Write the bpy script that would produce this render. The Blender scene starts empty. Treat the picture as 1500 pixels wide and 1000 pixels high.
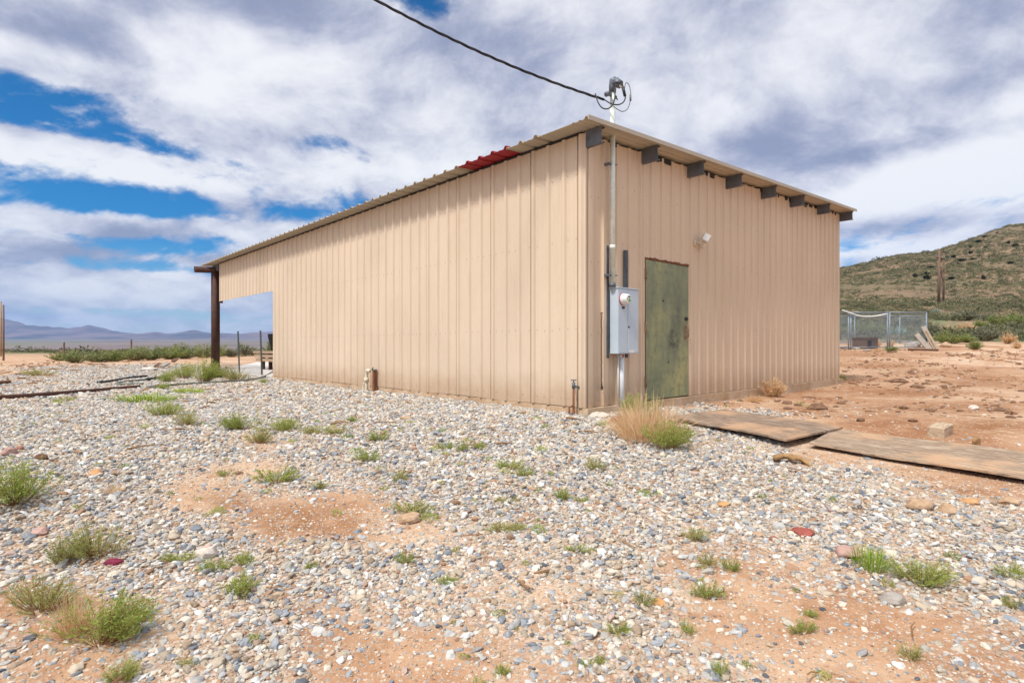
import bpy, math, random
import numpy as np
from mathutils import Vector, Matrix
sc = bpy.context.scene
col = sc.collection
R = math.radians
RNG = np.random.default_rng(7)
random.seed(7)

# ------------------------------------------------------------------ frame
F, CX, HY = 820.0, 750.0, 507.0          # focal length (px of a 1500 px wide frame), principal point
H = 0.80                                  # eye height above the building's floor
C = np.array([0.928, 7.25])               # near corner of the building (floor level z = 0)
U = np.array([-0.6817, 0.7317])           # along the long side wall, away from the camera
V = np.array([0.7317, 0.6817])            # along the end wall, to the right
ROT = math.atan2(V[1], V[0])

def B(s, t, z=0.0):
    p = C + V * s + U * t
    return np.array([p[0], p[1], z])
def wall_t(px):                           # where a ray crosses the side wall plane
    r = (px - CX) / F
    return (C[0] - r * C[1]) / (-U[0] + U[1] * r)
def wall_s(px, o=0.0):                    # where a ray crosses the end wall plane (o metres proud of it)
    r = (px - CX) / F
    x0, y0 = C - U * o
    return (y0 * r - x0) / (V[0] - V[1] * r)
def zat(py, Y): return H - (py - HY) / F * Y
def at(px, py, Y): return np.array([(px - CX) / F * Y, Y, zat(py, Y)])
def proj(x, y, z):
    return CX + F * x / y, HY - F * (z - H) / y

# ------------------------------------------------------------------ noise
def _h(ix, iy, seed):
    n = (ix.astype(np.int64) * 374761393 + iy.astype(np.int64) * 668265263 + seed * 1442695041) & 0x7fffffff
    n = ((n ^ (n >> 13)) * 1274126177) & 0x7fffffff
    return ((n ^ (n >> 16)) & 0xffff) / 65535.0
def vn(x, y, seed=0):
    x = np.asarray(x, float); y = np.asarray(y, float)
    ix = np.floor(x); iy = np.floor(y); fx = x - ix; fy = y - iy
    fx = fx * fx * (3 - 2 * fx); fy = fy * fy * (3 - 2 * fy)
    a = _h(ix, iy, seed); b = _h(ix + 1, iy, seed); c = _h(ix, iy + 1, seed); d = _h(ix + 1, iy + 1, seed)
    return a + (b - a) * fx + (c - a) * fy + (a - b - c + d) * fx * fy
def fbm(x, y, seed=0, o=4):
    s = 0; a = .5; t = 0
    for k in range(o):
        s = s + a * vn(x * 2**k, y * 2**k, seed + k * 17); t += a; a *= .5
    return s / t * 2 - 1
def ss(a, b, x):
    t = np.clip((x - a) / (b - a), 0, 1); return t * t * (3 - 2 * t)

# ------------------------------------------------------------------ terrain height
CREST_PX = [900, 1000, 1100, 1230, 1262, 1295, 1318, 1345, 1370, 1390, 1410, 1430, 1445, 1460, 1475, 1500, 1600, 1800]
CREST_PY = [440, 428, 415, 395, 390, 381, 377, 374, 371, 365, 359, 351, 345, 340, 335, 332, 322, 312]
def height(x, y):
    x = np.asarray(x, float); y = np.asarray(y, float)
    rr = np.hypot(x, y); az = np.degrees(np.arctan2(x, y))
    D = rr * np.cos(np.radians(np.clip(np.abs(az), 0, 60)))
    Dl = np.log1p(np.maximum(D, 0))
    L = lambda v: np.log1p(np.array(v, float))
    # left: flat terrace, falls to the valley, plain climbs to the far range
    hl = np.interp(Dl, L([0, 9, 14, 19, 30, 80, 150, 400, 1000, 3000, 7000, 9500]),
                   [-.09, -.09, -.10, -.02, -.02, -.05, -3, -10, -6, 24, 88, 110])
    # right: yard climbs to the kennel, then the hill
    pxe = CX + F * np.tan(np.radians(np.clip(az, -60, 58)))
    zc = H + (HY - np.interp(pxe, CREST_PX, CREST_PY)) / F * 330
    k = ss(95, 330, D)
    prof = np.interp(Dl, L([0, 8, 12, 15, 20, 28, 45, 70, 95]), [-.14, -.15, -.16, -.10, .12, .66, 1.9, 4.6, 7.9])
    hill = 7.9 + (zc - 7.9) * (0.55 * np.clip((D - 95) / 235, 0, 1) + .45 * k)
    hr = np.where(D < 95, prof, hill)
    hr = np.where(D > 330, zc - (D - 330) * .06 - (zc * .9) * ss(500, 1500, D), hr)
    w = ss(3, 26, az) * (1 - ss(75, 115, az))
    w = w * ss(4, 11, D)
    h = hl * (1 - w) + hr * w
    # the pad falls away towards the photographer
    d = np.hypot(x * .55, y)
    h = h - .50 * ss(7.2, 1.2, d)
    # micro relief
    amp = np.clip(rr / 400, .012, 1.6) * ss(0.5, 2, rr)
    h = h + .5 * amp * fbm(x * .9, y * .9, 3, 4) * np.where(rr < 40, 1, 0) + np.where(rr >= 40, amp * fbm(x * .03, y * .03, 9, 4), 0)
    h = h + np.where((rr > 60) & (az > 15), 2.2 * fbm(x * .012, y * .012, 21, 3) * ss(95, 200, D) * w, 0)
    return h
def hgt(x, y): return float(height(np.array([x]), np.array([y]))[0])
_YS = np.concatenate([np.linspace(1.3, 30, 1600), np.geomspace(30, 420, 900)])
def G(px, py, dz=0.0):                    # ground point seen at a pixel
    xs = (px - CX) / F * _YS
    g = height(xs, _YS) + dz
    ray = H - (py - HY) / F * _YS
    k = np.argmax(ray <= g)
    if ray[k] > g[k]: k = len(_YS) - 1
    Y = _YS[k]
    if k > 0:
        a = ray[k - 1] - g[k - 1]; b = ray[k] - g[k]
        if a - b > 1e-9: Y = _YS[k - 1] + (_YS[k] - _YS[k - 1]) * a / (a - b)
    x = (px - CX) / F * Y
    return np.array([x, Y, hgt(x, Y) + dz])

# how much of the ground is covered by gravel; rows/columns follow the lie of the yard
GY = [520, 545, 570, 590, 610, 640, 670, 700, 740, 780, 820, 860, 900, 950, 1000]
GP = [[0,0,0,0,1,1,1,1,1,0,0,0,0,0,0,0],
      [2,6,8,8,8,9,9,9,9,0,0,0,0,0,0,0],
      [6,8,8,9,9,9,9,9,9,5,0,0,0,0,0,0],
      [4,6,9,9,9,9,9,9,9,9,1,0,0,0,0,0],
      [9,9,9,9,8,9,9,9,9,9,7,9,3,0,0,0],
      [9,9,9,8,6,8,9,9,9,9,9,4,0,0,0,0],
      [9,9,9,7,4,7,9,9,9,9,9,7,2,1,0,0],
      [9,9,9,6,6,6,8,9,9,9,9,9,8,4,2,1],
      [9,9,8,5,2,2,7,9,9,9,9,9,9,9,8,7],
      [8,9,9,7,2,2,6,8,8,8,7,8,9,9,9,9],
      [6,8,9,9,8,7,7,8,7,6,5,6,7,8,8,8],
      [5,6,8,8,8,7,7,7,6,5,4,5,6,5,6,7],
      [4,5,7,7,6,6,7,7,6,5,4,4,5,4,5,5],
      [5,5,6,6,6,5,5,6,6,5,4,4,4,4,5,4],
      [5,6,6,6,6,5,5,5,6,5,4,4,4,4,5,4]]
GP = np.array(GP, float) / 9
GP[10:] *= .97; GP[8:10] *= .90
def gravel_cover(x, y, z):
    y = np.maximum(y, .6)
    px, py = proj(x, y, z)
    px = px + 45 * fbm(x * 1.1, y * 1.1, 40, 3); py = py + 14 * fbm(x * 1.1 + 9, y * 1.1, 41, 3)
    fx = np.clip(px / 100, 0, 14.999); ix = fx.astype(int); fx = fx - ix
    row = np.interp(np.clip(py, 520, 1000), GY, np.arange(len(GY))); row = np.clip(row, 0, len(GY) - 1.001)
    iy = row.astype(int); fy = row - iy
    g = (GP[iy, ix] * (1 - fx) + GP[iy, ix + 1] * fx) * (1 - fy) + (GP[iy + 1, ix] * (1 - fx) + GP[iy + 1, ix + 1] * fx) * fy
    n = fbm(x * 1.7, y * 1.7, 44, 4)
    g = g + n * .55 * (1 - np.abs(2 * g - 1)) ** .7 + .10 * n
    out = ss(0, 3, np.abs(px - 750) - 900)
    return np.clip(g, 0, 1) * (1 - out)

# ------------------------------------------------------------------ node helpers
class NT:
    def __init__(s, nt): s.nt = nt; s.x = 0
    def n(s, typ, ins=None, **kw):
        nd = s.nt.nodes.new(typ); s.x += 40; nd.location = (s.x, 0)
        for k, v in kw.items(): setattr(nd, k, v)
        for k, v in (ins or {}).items(): s.set(nd.inputs[k], v)
        return nd
    def set(s, sock, v):
        if isinstance(v, bpy.types.NodeSocket): s.nt.links.new(v, sock)
        elif isinstance(v, bpy.types.Node): s.nt.links.new(v.outputs[0], sock)
        else: sock.default_value = v
    def m(s, op, a, b=0.0, c=0.0, clamp=False):
        nd = s.n('ShaderNodeMath', {0: a, 1: b, 2: c}, operation=op); nd.use_clamp = clamp; return nd.outputs[0]
    def vm(s, op, a, b=(0, 0, 0)):
        nd = s.n('ShaderNodeVectorMath', {0: a, 1: b}, operation=op)
        return nd.outputs['Value'] if op in ('LENGTH', 'DISTANCE', 'DOT_PRODUCT') else nd.outputs[0]
    def mix(s, f, a, b, mode='MIX'):
        nd = s.n('ShaderNodeMix', data_type='RGBA', blend_type=mode)
        s.set(nd.inputs[0], f); s.set(nd.inputs[6], a); s.set(nd.inputs[7], b); return nd.outputs[2]
    def ramp(s, f, stops, interp='LINEAR'):
        nd = s.n('ShaderNodeValToRGB', {0: f}); cr = nd.color_ramp; cr.interpolation = interp
        while len(cr.elements) > 1: cr.elements.remove(cr.elements[-1])
        cr.elements[0].position = stops[0][0]; cr.elements[0].color = c4(stops[0][1])
        for p, c in stops[1:]:
            e = cr.elements.new(p); e.color = c4(c)
        return nd.outputs[0]
    def sstep(s, f, a, b):
        nd = s.n('ShaderNodeMapRange', {0: f, 1: a, 2: b, 3: 0.0, 4: 1.0}, interpolation_type='SMOOTHSTEP'); return nd.outputs[0]
    def noise(s, vec, scale, detail=5, rough=.55, dist=0.0, dim='3D'):
        nd = s.n('ShaderNodeTexNoise', {'Vector': vec, 'Scale': scale, 'Detail': detail, 'Roughness': rough, 'Distortion': dist})
        return nd.outputs[0]
def c4(c):
    return (c[0], c[1], c[2], 1) if not isinstance(c, (int, float)) else (c, c, c, 1)

def mat_new(name):
    m = bpy.data.materials.new(name); m.use_nodes = True
    nt = m.node_tree
    b = nt.nodes['Principled BSDF']
    return m, NT(nt), b
def mk(name, stops, scale=6, rough=.75, metal=0.0, bump=.2, bscale=None, detail=6, stretch=(1, 1, 1), spec=.4, bdist=.01):
    m, t, b = mat_new(name)
    tc = t.n('ShaderNodeTexCoord'); v = t.vm('MULTIPLY', tc.outputs['Object'], stretch)
    f = t.noise(v, scale, detail, .6)
    if len(stops) == 1: stops = [(0, stops[0][1]), (1, stops[0][1])]
    t.set(b.inputs['Base Color'], t.ramp(f, stops))
    b.inputs['Roughness'].default_value = rough; b.inputs['Metallic'].default_value = metal
    b.inputs['Specular IOR Level'].default_value = spec
    if bump:
        bn = t.n('ShaderNodeBump', {'Height': t.noise(v, bscale or scale * 3, 4), 'Strength': bump, 'Distance': bdist})
        t.set(b.inputs['Normal'], bn)
    return m

def add(a, b): return tuple(x + y for x, y in zip(a, b))
def scl(c, k): return tuple(x * k for x in c)

MT = {}
def M_basic():
    MT['galv'] = mk('galvanised_steel', [(.3, (.58, .62, .55)), (.7, (.74, .78, .71))], 18, .42, .15, .05)
    MT['strut'] = mk('strut_steel', [(.3, (.09, .10, .125)), (.7, (.16, .18, .21))], 12, .5, .3, .1)
    MT['beam'] = mk('beam_paint', [(.3, (.085, .095, .115)), (.55, (.14, .155, .18)), (.75, (.17, .14, .12))], 5, .55, .2, .15)
    MT['box'] = mk('grey_enamel', [(.2, (.46, .54, .62)), (.75, (.54, .625, .70))], 3, .42, .1, .05, 30)
    MT['white'] = mk('white_plastic', [(.2, (.66, .66, .64)), (.8, (.8, .8, .78))], 8, .4, 0, .05)
    MT['pvc'] = mk('pvc_pipe_plastic', [(.2, (.60, .62, .64)), (.8, (.72, .74, .76))], 8, .4, 0, .05)
    MT['oldwhite'] = mk('yellowed_plastic', [(.2, (.55, .46, .34)), (.8, (.72, .64, .50))], 14, .5, 0, .05)
    MT['black'] = mk('black_rubber', [(.2, (.012, .012, .014)), (.8, (.03, .03, .034))], 20, .55, 0, .1)
    MT['darkglass'] = mk('dark_lens', [(.2, (.05, .05, .06)), (.8, (.09, .09, .10))], 40, .2, 0, 0)
    MT['rust'] = mk('rusty_iron', [(.25, (.10, .035, .018)), (.55, (.22, .085, .04)), (.8, (.13, .06, .04))], 14, .85, .1, .5)
    MT['darkrust'] = mk('dark_rusty_pipe', [(.25, (.035, .017, .013)), (.6, (.085, .035, .024)), (.85, (.05, .026, .02))], 7, .7, .2, .3)
    MT['chain'] = mk('chain_rust', [(.3, (.09, .055, .035)), (.7, (.18, .11, .07))], 30, .75, .4, .2)
    MT['hinge'] = mk('hinge_rust', [(.3, (.20, .10, .05)), (.5, (.36, .26, .17)), (.7, (.12, .05, .03))], 22, .8, .1, .3)
    MT['wood'] = mk('weathered_wood', [(.25, (.20, .125, .075)), (.5, (.38, .26, .165)), (.75, (.50, .37, .25))], 4, .85, 0, .5, 14, stretch=(1, 9, 9))
    MT['blockwood'] = mk('block_wood', [(.25, (.24, .16, .10)), (.5, (.46, .34, .23)), (.75, (.56, .44, .32))], 6, .9, 0, .5, 14, stretch=(1, 7, 7))
    MT['greywood'] = mk('grey_wood', [(.25, (.20, .17, .14)), (.5, (.36, .31, .26)), (.75, (.47, .42, .36))], 4, .9, 0, .5, 14, stretch=(1, 9, 9))
    MT['darkwood'] = mk('dark_wood', [(.3, (.075, .035, .02)), (.7, (.20, .10, .055))], 5, .85, 0, .5, 14, stretch=(1, 9, 9))
    MT['pole'] = mk('pole_wood', [(.3, (.13, .075, .05)), (.7, (.24, .145, .10))], 3, .9, 0, .3, stretch=(8, 8, 1))
    MT['yellowpole'] = mk('pole_wood_yellow', [(.3, (.24, .15, .06)), (.7, (.42, .28, .12))], 3, .9, 0, .3, stretch=(8, 8, 1))  # yellower, paler wood than the brown pole
    MT['fence'] = mk('fence_steel', [(.3, (.05, .06, .05)), (.7, (.10, .11, .095))], 10, .6, .3, .1)
    MT['fencerust'] = mk('fence_post_rust', [(.3, (.12, .06, .05)), (.7, (.20, .11, .09))], 10, .8, .1, .1)
    MT['wire'] = mk('fence_wire', [(.3, (.20, .21, .22)), (.7, (.32, .33, .34))], 10, .5, .5, 0)
    MT['kennel'] = mk('kennel_steel', [(.3, (.15, .18, .215)), (.7, (.25, .29, .33))], 6, .5, .2, .05)
    MT['red'] = mk('red_sheet', [(.3, (.26, .014, .022)), (.7, (.36, .022, .034))], 8, .55, 0, .05)
    MT['redscrap'] = mk('red_scrap', [(.3, (.22, .05, .035)), (.7, (.36, .10, .07))], 14, .8, 0, .4)
    MT['magenta'] = mk('crimson_scrap', [(.3, (.14, .01, .03)), (.7, (.27, .02, .065))], 14, .7, 0, .4)
    MT['hose'] = mk('hose_rubber', [(.3, (.10, .12, .10)), (.7, (.19, .21, .17))], 14, .5, 0, .1)
    MT['bark'] = mk('bark', [(.3, (.16, .085, .035)), (.5, (.33, .19, .08)), (.75, (.46, .30, .14))], 9, .85, 0, .6)
    MT['char'] = mk('dark_footing', [(.3, (.012, .012, .014)), (.55, (.04, .04, .045)), (.8, (.16, .14, .12))], 14, .9, 0, .8)
    MT['green_label'] = mk('green_sticker', [(.3, (.06, .36, .06)), (.7, (.10, .44, .09))], 8, .5, 0, 0)
    MT['red_tag'] = mk('red_tag', [(.3, (.42, .04, .05)), (.7, (.55, .07, .07))], 8, .5, 0, 0)
    MT['tan_rock'] = mk('tan_rock', [(.25, (.28, .17, .095)), (.5, (.44, .29, .18)), (.75, (.56, .42, .30))], 9, .9, 0, .6)
    MT['orange_rock'] = mk('orange_rock', [(.25, (.36, .17, .06)), (.5, (.52, .28, .12)), (.75, (.58, .36, .2))], 9, .9, 0, .6)
    MT['brown_rock'] = mk('brown_rock', [(.25, (.08, .045, .025)), (.6, (.22, .12, .07))], 12, .9, 0, .6)
    MT['rust_rock'] = mk('rust_rock', [(.25, (.20, .08, .05)), (.6, (.34, .16, .11))], 12, .9, 0, .6)
    MT['pale_rock'] = mk('pale_rock', [(.25, (.46, .36, .28)), (.5, (.60, .52, .45)), (.75, (.66, .62, .57))], 9, .9, 0, .6)
    MT['grey_rock'] = mk('grey_rock', [(.25, (.24, .20, .17)), (.6, (.40, .36, .32))], 9, .9, 0, .6)
    MT['pink_rock'] = mk('pink_rock', [(.25, (.36, .20, .16)), (.6, (.46, .30, .25))], 9, .9, 0, .6)
M_basic()

def M_panel(name, ca, cb, dirt):
    m, t, b = mat_new(name)
    tc = t.n('ShaderNodeTexCoord'); o = tc.outputs['Object']
    big = t.noise(o, .7, 4, .55)
    st = t.noise(t.vm('MULTIPLY', o, (7, 7, .45)), 2.2, 6, .65)
    c = t.mix(t.sstep(big, .3, .7), c4(ca), c4(cb))
    at_ = t.n('ShaderNodeAttribute', attribute_name='tone')
    c = t.mix(1.0, c, t.ramp(at_.outputs['Fac'], [(0, .95), (1, 1.03)]), 'MULTIPLY')
    c = t.mix(t.m('MULTIPLY', t.sstep(st, .50, .78), .30), c, c4(dirt))
    # splashed dust along the foot of the sheets
    sep = t.n('ShaderNodeSeparateXYZ', {0: o})
    foot = t.m('SUBTRACT', sep.outputs['Z'], t.m('MULTIPLY', t.noise(o, 3.5, 5, .7), .5))
    f = t.m('MULTIPLY', t.m('SUBTRACT', 1.0, t.sstep(foot, -.28, .26)), .6)
    c = t.mix(f, c, c4((.40, .25, .15)))
    sp = t.noise(o, 42, 3, .6)
    c = t.mix(t.m('MULTIPLY', t.sstep(sp, .66, .74), .35), c, c4((.28, .17, .10)))
    t.set(b.inputs['Base Color'], c)
    t.set(b.inputs['Roughness'], t.m('ADD', .42, t.m('MULTIPLY', st, .25)))
    b.inputs['Specular IOR Level'].default_value = .35
    bn = t.n('ShaderNodeBump', {'Height': t.noise(t.vm('MULTIPLY', o, (1, 1, .5)), 2.0, 3), 'Strength': .40, 'Distance': .02})
    t.set(b.inputs['Normal'], bn)
    return m
MT['panel'] = M_panel('tan_sheet_metal', (.60, .475, .35), (.645, .515, .385), (.47, .335, .22))
MT['panel_end'] = M_panel('tan_sheet_metal_lighter', (.635, .49, .35), (.675, .525, .38), (.50, .35, .24))  # slightly lighter, warmer tan than the side wall sheets
MT['trim'] = M_panel('tan_trim_metal', (.58, .43, .305), (.62, .465, .33), (.44, .31, .21))
MT['roof'] = M_panel('roof_sheet_metal', (.40, .355, .28), (.46, .405, .32), (.30, .24, .17))

def M_door():
    m, t, b = mat_new('green_door_paint')
    tc = t.n('ShaderNodeTexCoord'); o = tc.outputs['Object']          # x across, z up
    n1 = t.noise(t.vm('MULTIPLY', o, (1, 1, .6)), 1.7, 5, .6)
    n2 = t.noise(o, 9, 6, .65)
    c = t.ramp(n1, [(.3, (.15, .175, .105)), (.5, (.235, .26, .145)), (.66, (.38, .365, .165))])
    c = t.mix(t.m('MULTIPLY', t.sstep(n2, .46, .66), .6), c, c4((.135, .155, .105)))
    # hand smudges round the pull
    def blob(cx, cz, rx, rz):
        d = t.vm('LENGTH', t.vm('MULTIPLY', t.vm('SUBTRACT', o, (cx, 0, cz)), (1 / rx, 0, 1 / rz)))
        return t.m('SUBTRACT', 1.0, t.sstep(d, .1, 1.0))
    k = t.m('ADD', blob(.78, .86, .28, .22), t.m('MULTIPLY', blob(.86, 1.22, .22, .40), .55), clamp=True)
    k = t.m('ADD', k, t.m('MULTIPLY', blob(.72, 1.02, .10, .10), .6), clamp=True)
    sm = t.sstep(t.noise(t.vm('MULTIPLY', o, (1, 1, 1.6)), 5.5, 7, .72, .6), .36, .54)
    c = t.mix(t.m('MULTIPLY', t.m('MULTIPLY', k, sm), .85), c, c4((.035, .04, .04)))
    e = t.sstep(t.noise(o, 24, 4, .6), .70, .76)
    c = t.mix(t.m('MULTIPLY', e, .6), c, c4((.10, .07, .04)))
    t.set(b.inputs['Base Color'], c); b.inputs['Roughness'].default_value = .55
    bn = t.n('ShaderNodeBump', {'Height': n1, 'Strength': .2, 'Distance': .02}); t.set(b.inputs['Normal'], bn)
    return m
MT['door'] = M_door()

def M_concrete():
    m, t, b = mat_new('stained_concrete')
    tc = t.n('ShaderNodeTexCoord'); o = tc.outputs['Object']
    n = t.noise(o, 2.5, 7, .65); n2 = t.noise(o, 28, 5, .7)
    c = t.ramp(n, [(.3, (.36, .22, .125)), (.5, (.52, .36, .225)), (.7, (.60, .47, .34))])
    c = t.mix(t.m('MULTIPLY', t.sstep(n2, .52, .7), .6), c, c4((.27, .15, .08)))
    t.set(b.inputs['Base Color'], c); b.inputs['Roughness'].default_value = .9
    bn = t.n('ShaderNodeBump', {'Height': n2, 'Strength': .6, 'Distance': .02}); t.set(b.inputs['Normal'], bn)
    return m
MT['concrete'] = M_concrete()
MT['slab'] = mk('pale_concrete', [(.3, (.52, .47, .43)), (.7, (.66, .62, .58))], 3, .9, 0, .3)

def M_ply(name, base, dark, pale):
    m, t, b = mat_new(name)
    tc = t.n('ShaderNodeTexCoord'); o = tc.outputs['Object']
    g = t.n('ShaderNodeTexWave', {'Vector': t.vm('MULTIPLY', o, (.35, 1.6, 1)), 'Scale': 7.0, 'Distortion': 11.0, 'Detail': 4.0, 'Detail Scale': 1.3, 'Detail Roughness': .65}, wave_type='BANDS', bands_direction='Y')
    n = t.noise(t.vm('MULTIPLY', o, (1, 6, 6)), 3.4, 7, .68)
    n2 = t.noise(o, 1.6, 6, .65)
    c = t.mix(t.m('MULTIPLY', g.outputs['Fac'], .85), c4(base), c4(dark))
    c = t.mix(t.m('MULTIPLY', t.sstep(n, .48, .72), .8), c, c4(pale))
    c = t.mix(t.m('MULTIPLY', t.sstep(n2, .48, .64), .75), c, c4((.50, .30, .17)))
    t.set(b.inputs['Base Color'], c); b.inputs['Roughness'].default_value = .9
    bn = t.n('ShaderNodeBump', {'Height': n, 'Strength': .9, 'Distance': .012}); t.set(b.inputs['Normal'], bn)
    return m
MT['ply1'] = M_ply('weathered_plywood', (.31, .215, .145), (.09, .055, .036), (.46, .36, .28))
MT['ply2'] = M_ply('bleached_plywood', (.40, .285, .19), (.11, .07, .045), (.62, .49, .36))

def M_ground():
    m, t, b = mat_new('sandy_soil')
    g = t.n('ShaderNodeNewGeometry'); p = g.outputs['Position']
    at_ = t.n('ShaderNodeAttribute', attribute_name='gravel')
    far = t.n('ShaderNodeAttribute', attribute_name='veg')
    n1 = t.noise(p, .55, 7, .62); n2 = t.noise(p, 6, 6, .65); n3 = t.noise(p, 70, 4, .7)
    sand = t.ramp(n1, [(.32, (.27, .12, .055)), (.43, (.42, .24, .138)), (.54, (.53, .355, .23)), (.72, (.61, .455, .325))])
    sand = t.mix(t.m('MULTIPLY', t.sstep(n2, .50, .66), .65), sand, c4((.29, .135, .065)))
    sand = t.mix(t.m('MULTIPLY', t.sstep(n3, .55, .68), .55), sand, c4((.62, .47, .34)))
    sand = t.mix(t.m('MULTIPLY', t.sstep(n3, .45, .34), .5), sand, c4((.36, .19, .10)))
    red = t.n('ShaderNodeAttribute', attribute_name='red')
    sand = t.mix(t.m('MULTIPLY', t.m('MULTIPLY', red.outputs['Fac'], t.sstep(n2, .22, .56)), 1.0), sand, c4((.27, .125, .055)))
    # small chippings between the stones
    vo = t.n('ShaderNodeTexVoronoi', {'Vector': p, 'Scale': 42.0, 'Randomness': 1.0}, feature='F1')
    sep = t.n('ShaderNodeSeparateColor', {0: vo.outputs['Color']})
    chips = t.ramp(sep.outputs[0], [(0, (.16, .15, .15)), (.15, (.42, .36, .30)), (.4, (.56, .46, .35)), (.65, (.46, .44, .42)), (.8, (.66, .60, .52)), (1, (.70, .66, .60))])
    edge = t.sstep(vo.outputs['Distance'], .75, .35)
    chips = t.mix(t.m('MULTIPLY', t.m('SUBTRACT', 1.0, edge), .85), chips, c4((.26, .15, .085)))
    c = t.mix(t.m('MULTIPLY', t.sstep(at_.outputs['Fac'], .35, 1.0), .8), sand, chips)
    # loose chips scattered on the sand as well
    v2 = t.n('ShaderNodeTexVoronoi', {'Vector': p, 'Scale': 26.0}, feature='F1')
    s2 = t.n('ShaderNodeSeparateColor', {0: v2.outputs['Color']})
    ck = t.m('MULTIPLY', t.sstep(v2.outputs['Distance'], .34, .24), t.sstep(s2.outputs[1], .60, .64))
    c = t.mix(ck, c, t.ramp(s2.outputs[0], [(0, (.30, .27, .25)), (.5, (.56, .44, .33)), (1, (.68, .62, .55))]))
    # scrub-covered soil farther off
    n4 = t.noise(p, .16, 6, .6); n5 = t.noise(p, .9, 6, .65)
    veg = t.ramp(n5, [(.32, (.10, .105, .055)), (.46, (.19, .155, .085)), (.58, (.29, .20, .125)), (.72, (.36, .23, .15))])
    veg = t.mix(t.sstep(n4, .46, .62), veg, c4((.15, .165, .08)))
    c = t.mix(far.outputs['Fac'], c, veg)
    t.set(b.inputs['Base Color'], c); b.inputs['Roughness'].default_value = .95; b.inputs['Specular IOR Level'].default_value = .15
    hh = t.m('ADD', t.m('MULTIPLY', n2, .7), t.m('MULTIPLY', n3, .3))
    bn = t.n('ShaderNodeBump', {'Height': hh, 'Strength': .6, 'Distance': .03}); t.set(b.inputs['Normal'], bn)
    return m
MT['ground'] = M_ground()
def M_hill():
    m, t, b = mat_new('hill_soil')
    p = t.n('ShaderNodeNewGeometry').outputs['Position']
    n1 = t.noise(p, .018, 7, .6); n2 = t.noise(p, .22, 7, .68); n3 = t.noise(p, 1.1, 5, .7)
    c = t.ramp(n2, [(.30, (.12, .092, .055)), (.45, (.195, .138, .085)), (.58, (.26, .172, .11)), (.74, (.33, .215, .145))])
    c = t.mix(t.m('MULTIPLY', t.sstep(n1, .46, .62), .45), c, c4((.125, .12, .065)))
    c = t.mix(t.m('MULTIPLY', t.sstep(n3, .54, .64), .55), c, c4((.10, .105, .055)))
    c = t.mix(t.m('MULTIPLY', t.sstep(n3, .42, .32), .5), c, c4((.36, .255, .18)))
    t.set(b.inputs['Base Color'], c); b.inputs['Roughness'].default_value = 1; b.inputs['Specular IOR Level'].default_value = .1
    bn = t.n('ShaderNodeBump', {'Height': n3, 'Strength': .8, 'Distance': .5}); t.set(b.inputs['Normal'], bn)
    return m
MT['hill'] = M_hill()
def M_far(name, stops, sc_, st):
    m, t, b = mat_new(name)
    p = t.n('ShaderNodeNewGeometry').outputs['Position']
    n1 = t.noise(t.vm('MULTIPLY', p, st), sc_, 7, .6)
    t.set(b.inputs['Base Color'], t.ramp(n1, stops)); b.inputs['Roughness'].default_value = 1; b.inputs['Specular IOR Level'].default_value = 0
    return m
MT['valley'] = M_far('valley_plain', [(.34, (.10, .11, .075)), (.44, (.19, .15, .14)), (.52, (.22, .175, .165)), (.58, (.15, .18, .09)), (.66, (.28, .26, .18))], .0016, (.45, 1, 1))
MT['mount'] = M_far('mountain_rock', [(.36, (.05, .06, .06)), (.5, (.12, .09, .10)), (.62, (.20, .145, .145))], .0022, (1, 1, 2))

def M_leaf(name, stops, trans=.25, rough=.6):
    m, t, b = mat_new(name)
    at_ = t.n('ShaderNodeAttribute', attribute_name='tone')
    oi = t.n('ShaderNodeObjectInfo')
    f = t.m('ADD', at_.outputs['Fac'], t.m('MULTIPLY', t.m('SUBTRACT', oi.outputs['Random'], .5), .22), clamp=True)
    c = t.ramp(f, stops)
    t.set(b.inputs['Base Color'], c); b.inputs['Roughness'].default_value = rough; b.inputs['Specular IOR Level'].default_value = .25
    tr = t.n('ShaderNodeBsdfTranslucent', {'Color': c})
    mx = t.n('ShaderNodeMixShader', {0: trans, 1: b.outputs[0], 2: tr.outputs[0]})
    out = [n for n in t.nt.nodes if n.type == 'OUTPUT_MATERIAL'][0]
    t.set(out.inputs[0], mx)
    return m
MT['leaf'] = M_leaf('weed_leaves', [(0, (.18, .25, .05)), (.5, (.37, .45, .10)), (.85, (.55, .58, .18)), (1, (.66, .60, .30))], .45)
MT['leafdull'] = M_leaf('dusty_leaves', [(0, (.22, .26, .07)), (.5, (.40, .43, .13)), (.85, (.54, .53, .20)), (1, (.62, .50, .28))], .45)
MT['grass'] = M_leaf('green_blades', [(0, (.17, .27, .03)), (.5, (.38, .49, .07)), (1, (.58, .58, .18))], .45)
MT['straw'] = M_leaf('dry_straw', [(0, (.52, .31, .16)), (.5, (.78, .55, .32)), (1, (.86, .72, .50))], .5)
MT['stem'] = M_leaf('stems', [(0, (.20, .10, .045)), (1, (.34, .19, .09))], 0)
MT['creosote'] = M_leaf('bush_leaves', [(0, (.14, .18, .07)), (.5, (.27, .32, .13)), (1, (.42, .44, .20))], .4)
MT['sage'] = M_leaf('grey_leaves', [(0, (.16, .17, .11)), (.5, (.26, .27, .18)), (1, (.38, .36, .25))], .3)
MT['bushleaf'] = M_leaf('bright_bush_leaves', [(0, (.13, .18, .045)), (.5, (.25, .31, .085)), (1, (.40, .43, .16))], .35)
MT['agave'] = M_leaf('pale_blades', [(0, (.20, .27, .22)), (1, (.42, .50, .44))], .1)
MT['juniper'] = M_leaf('dark_needles', [(0, (.025, .035, .018)), (1, (.06, .075, .035))], .1)
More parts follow.
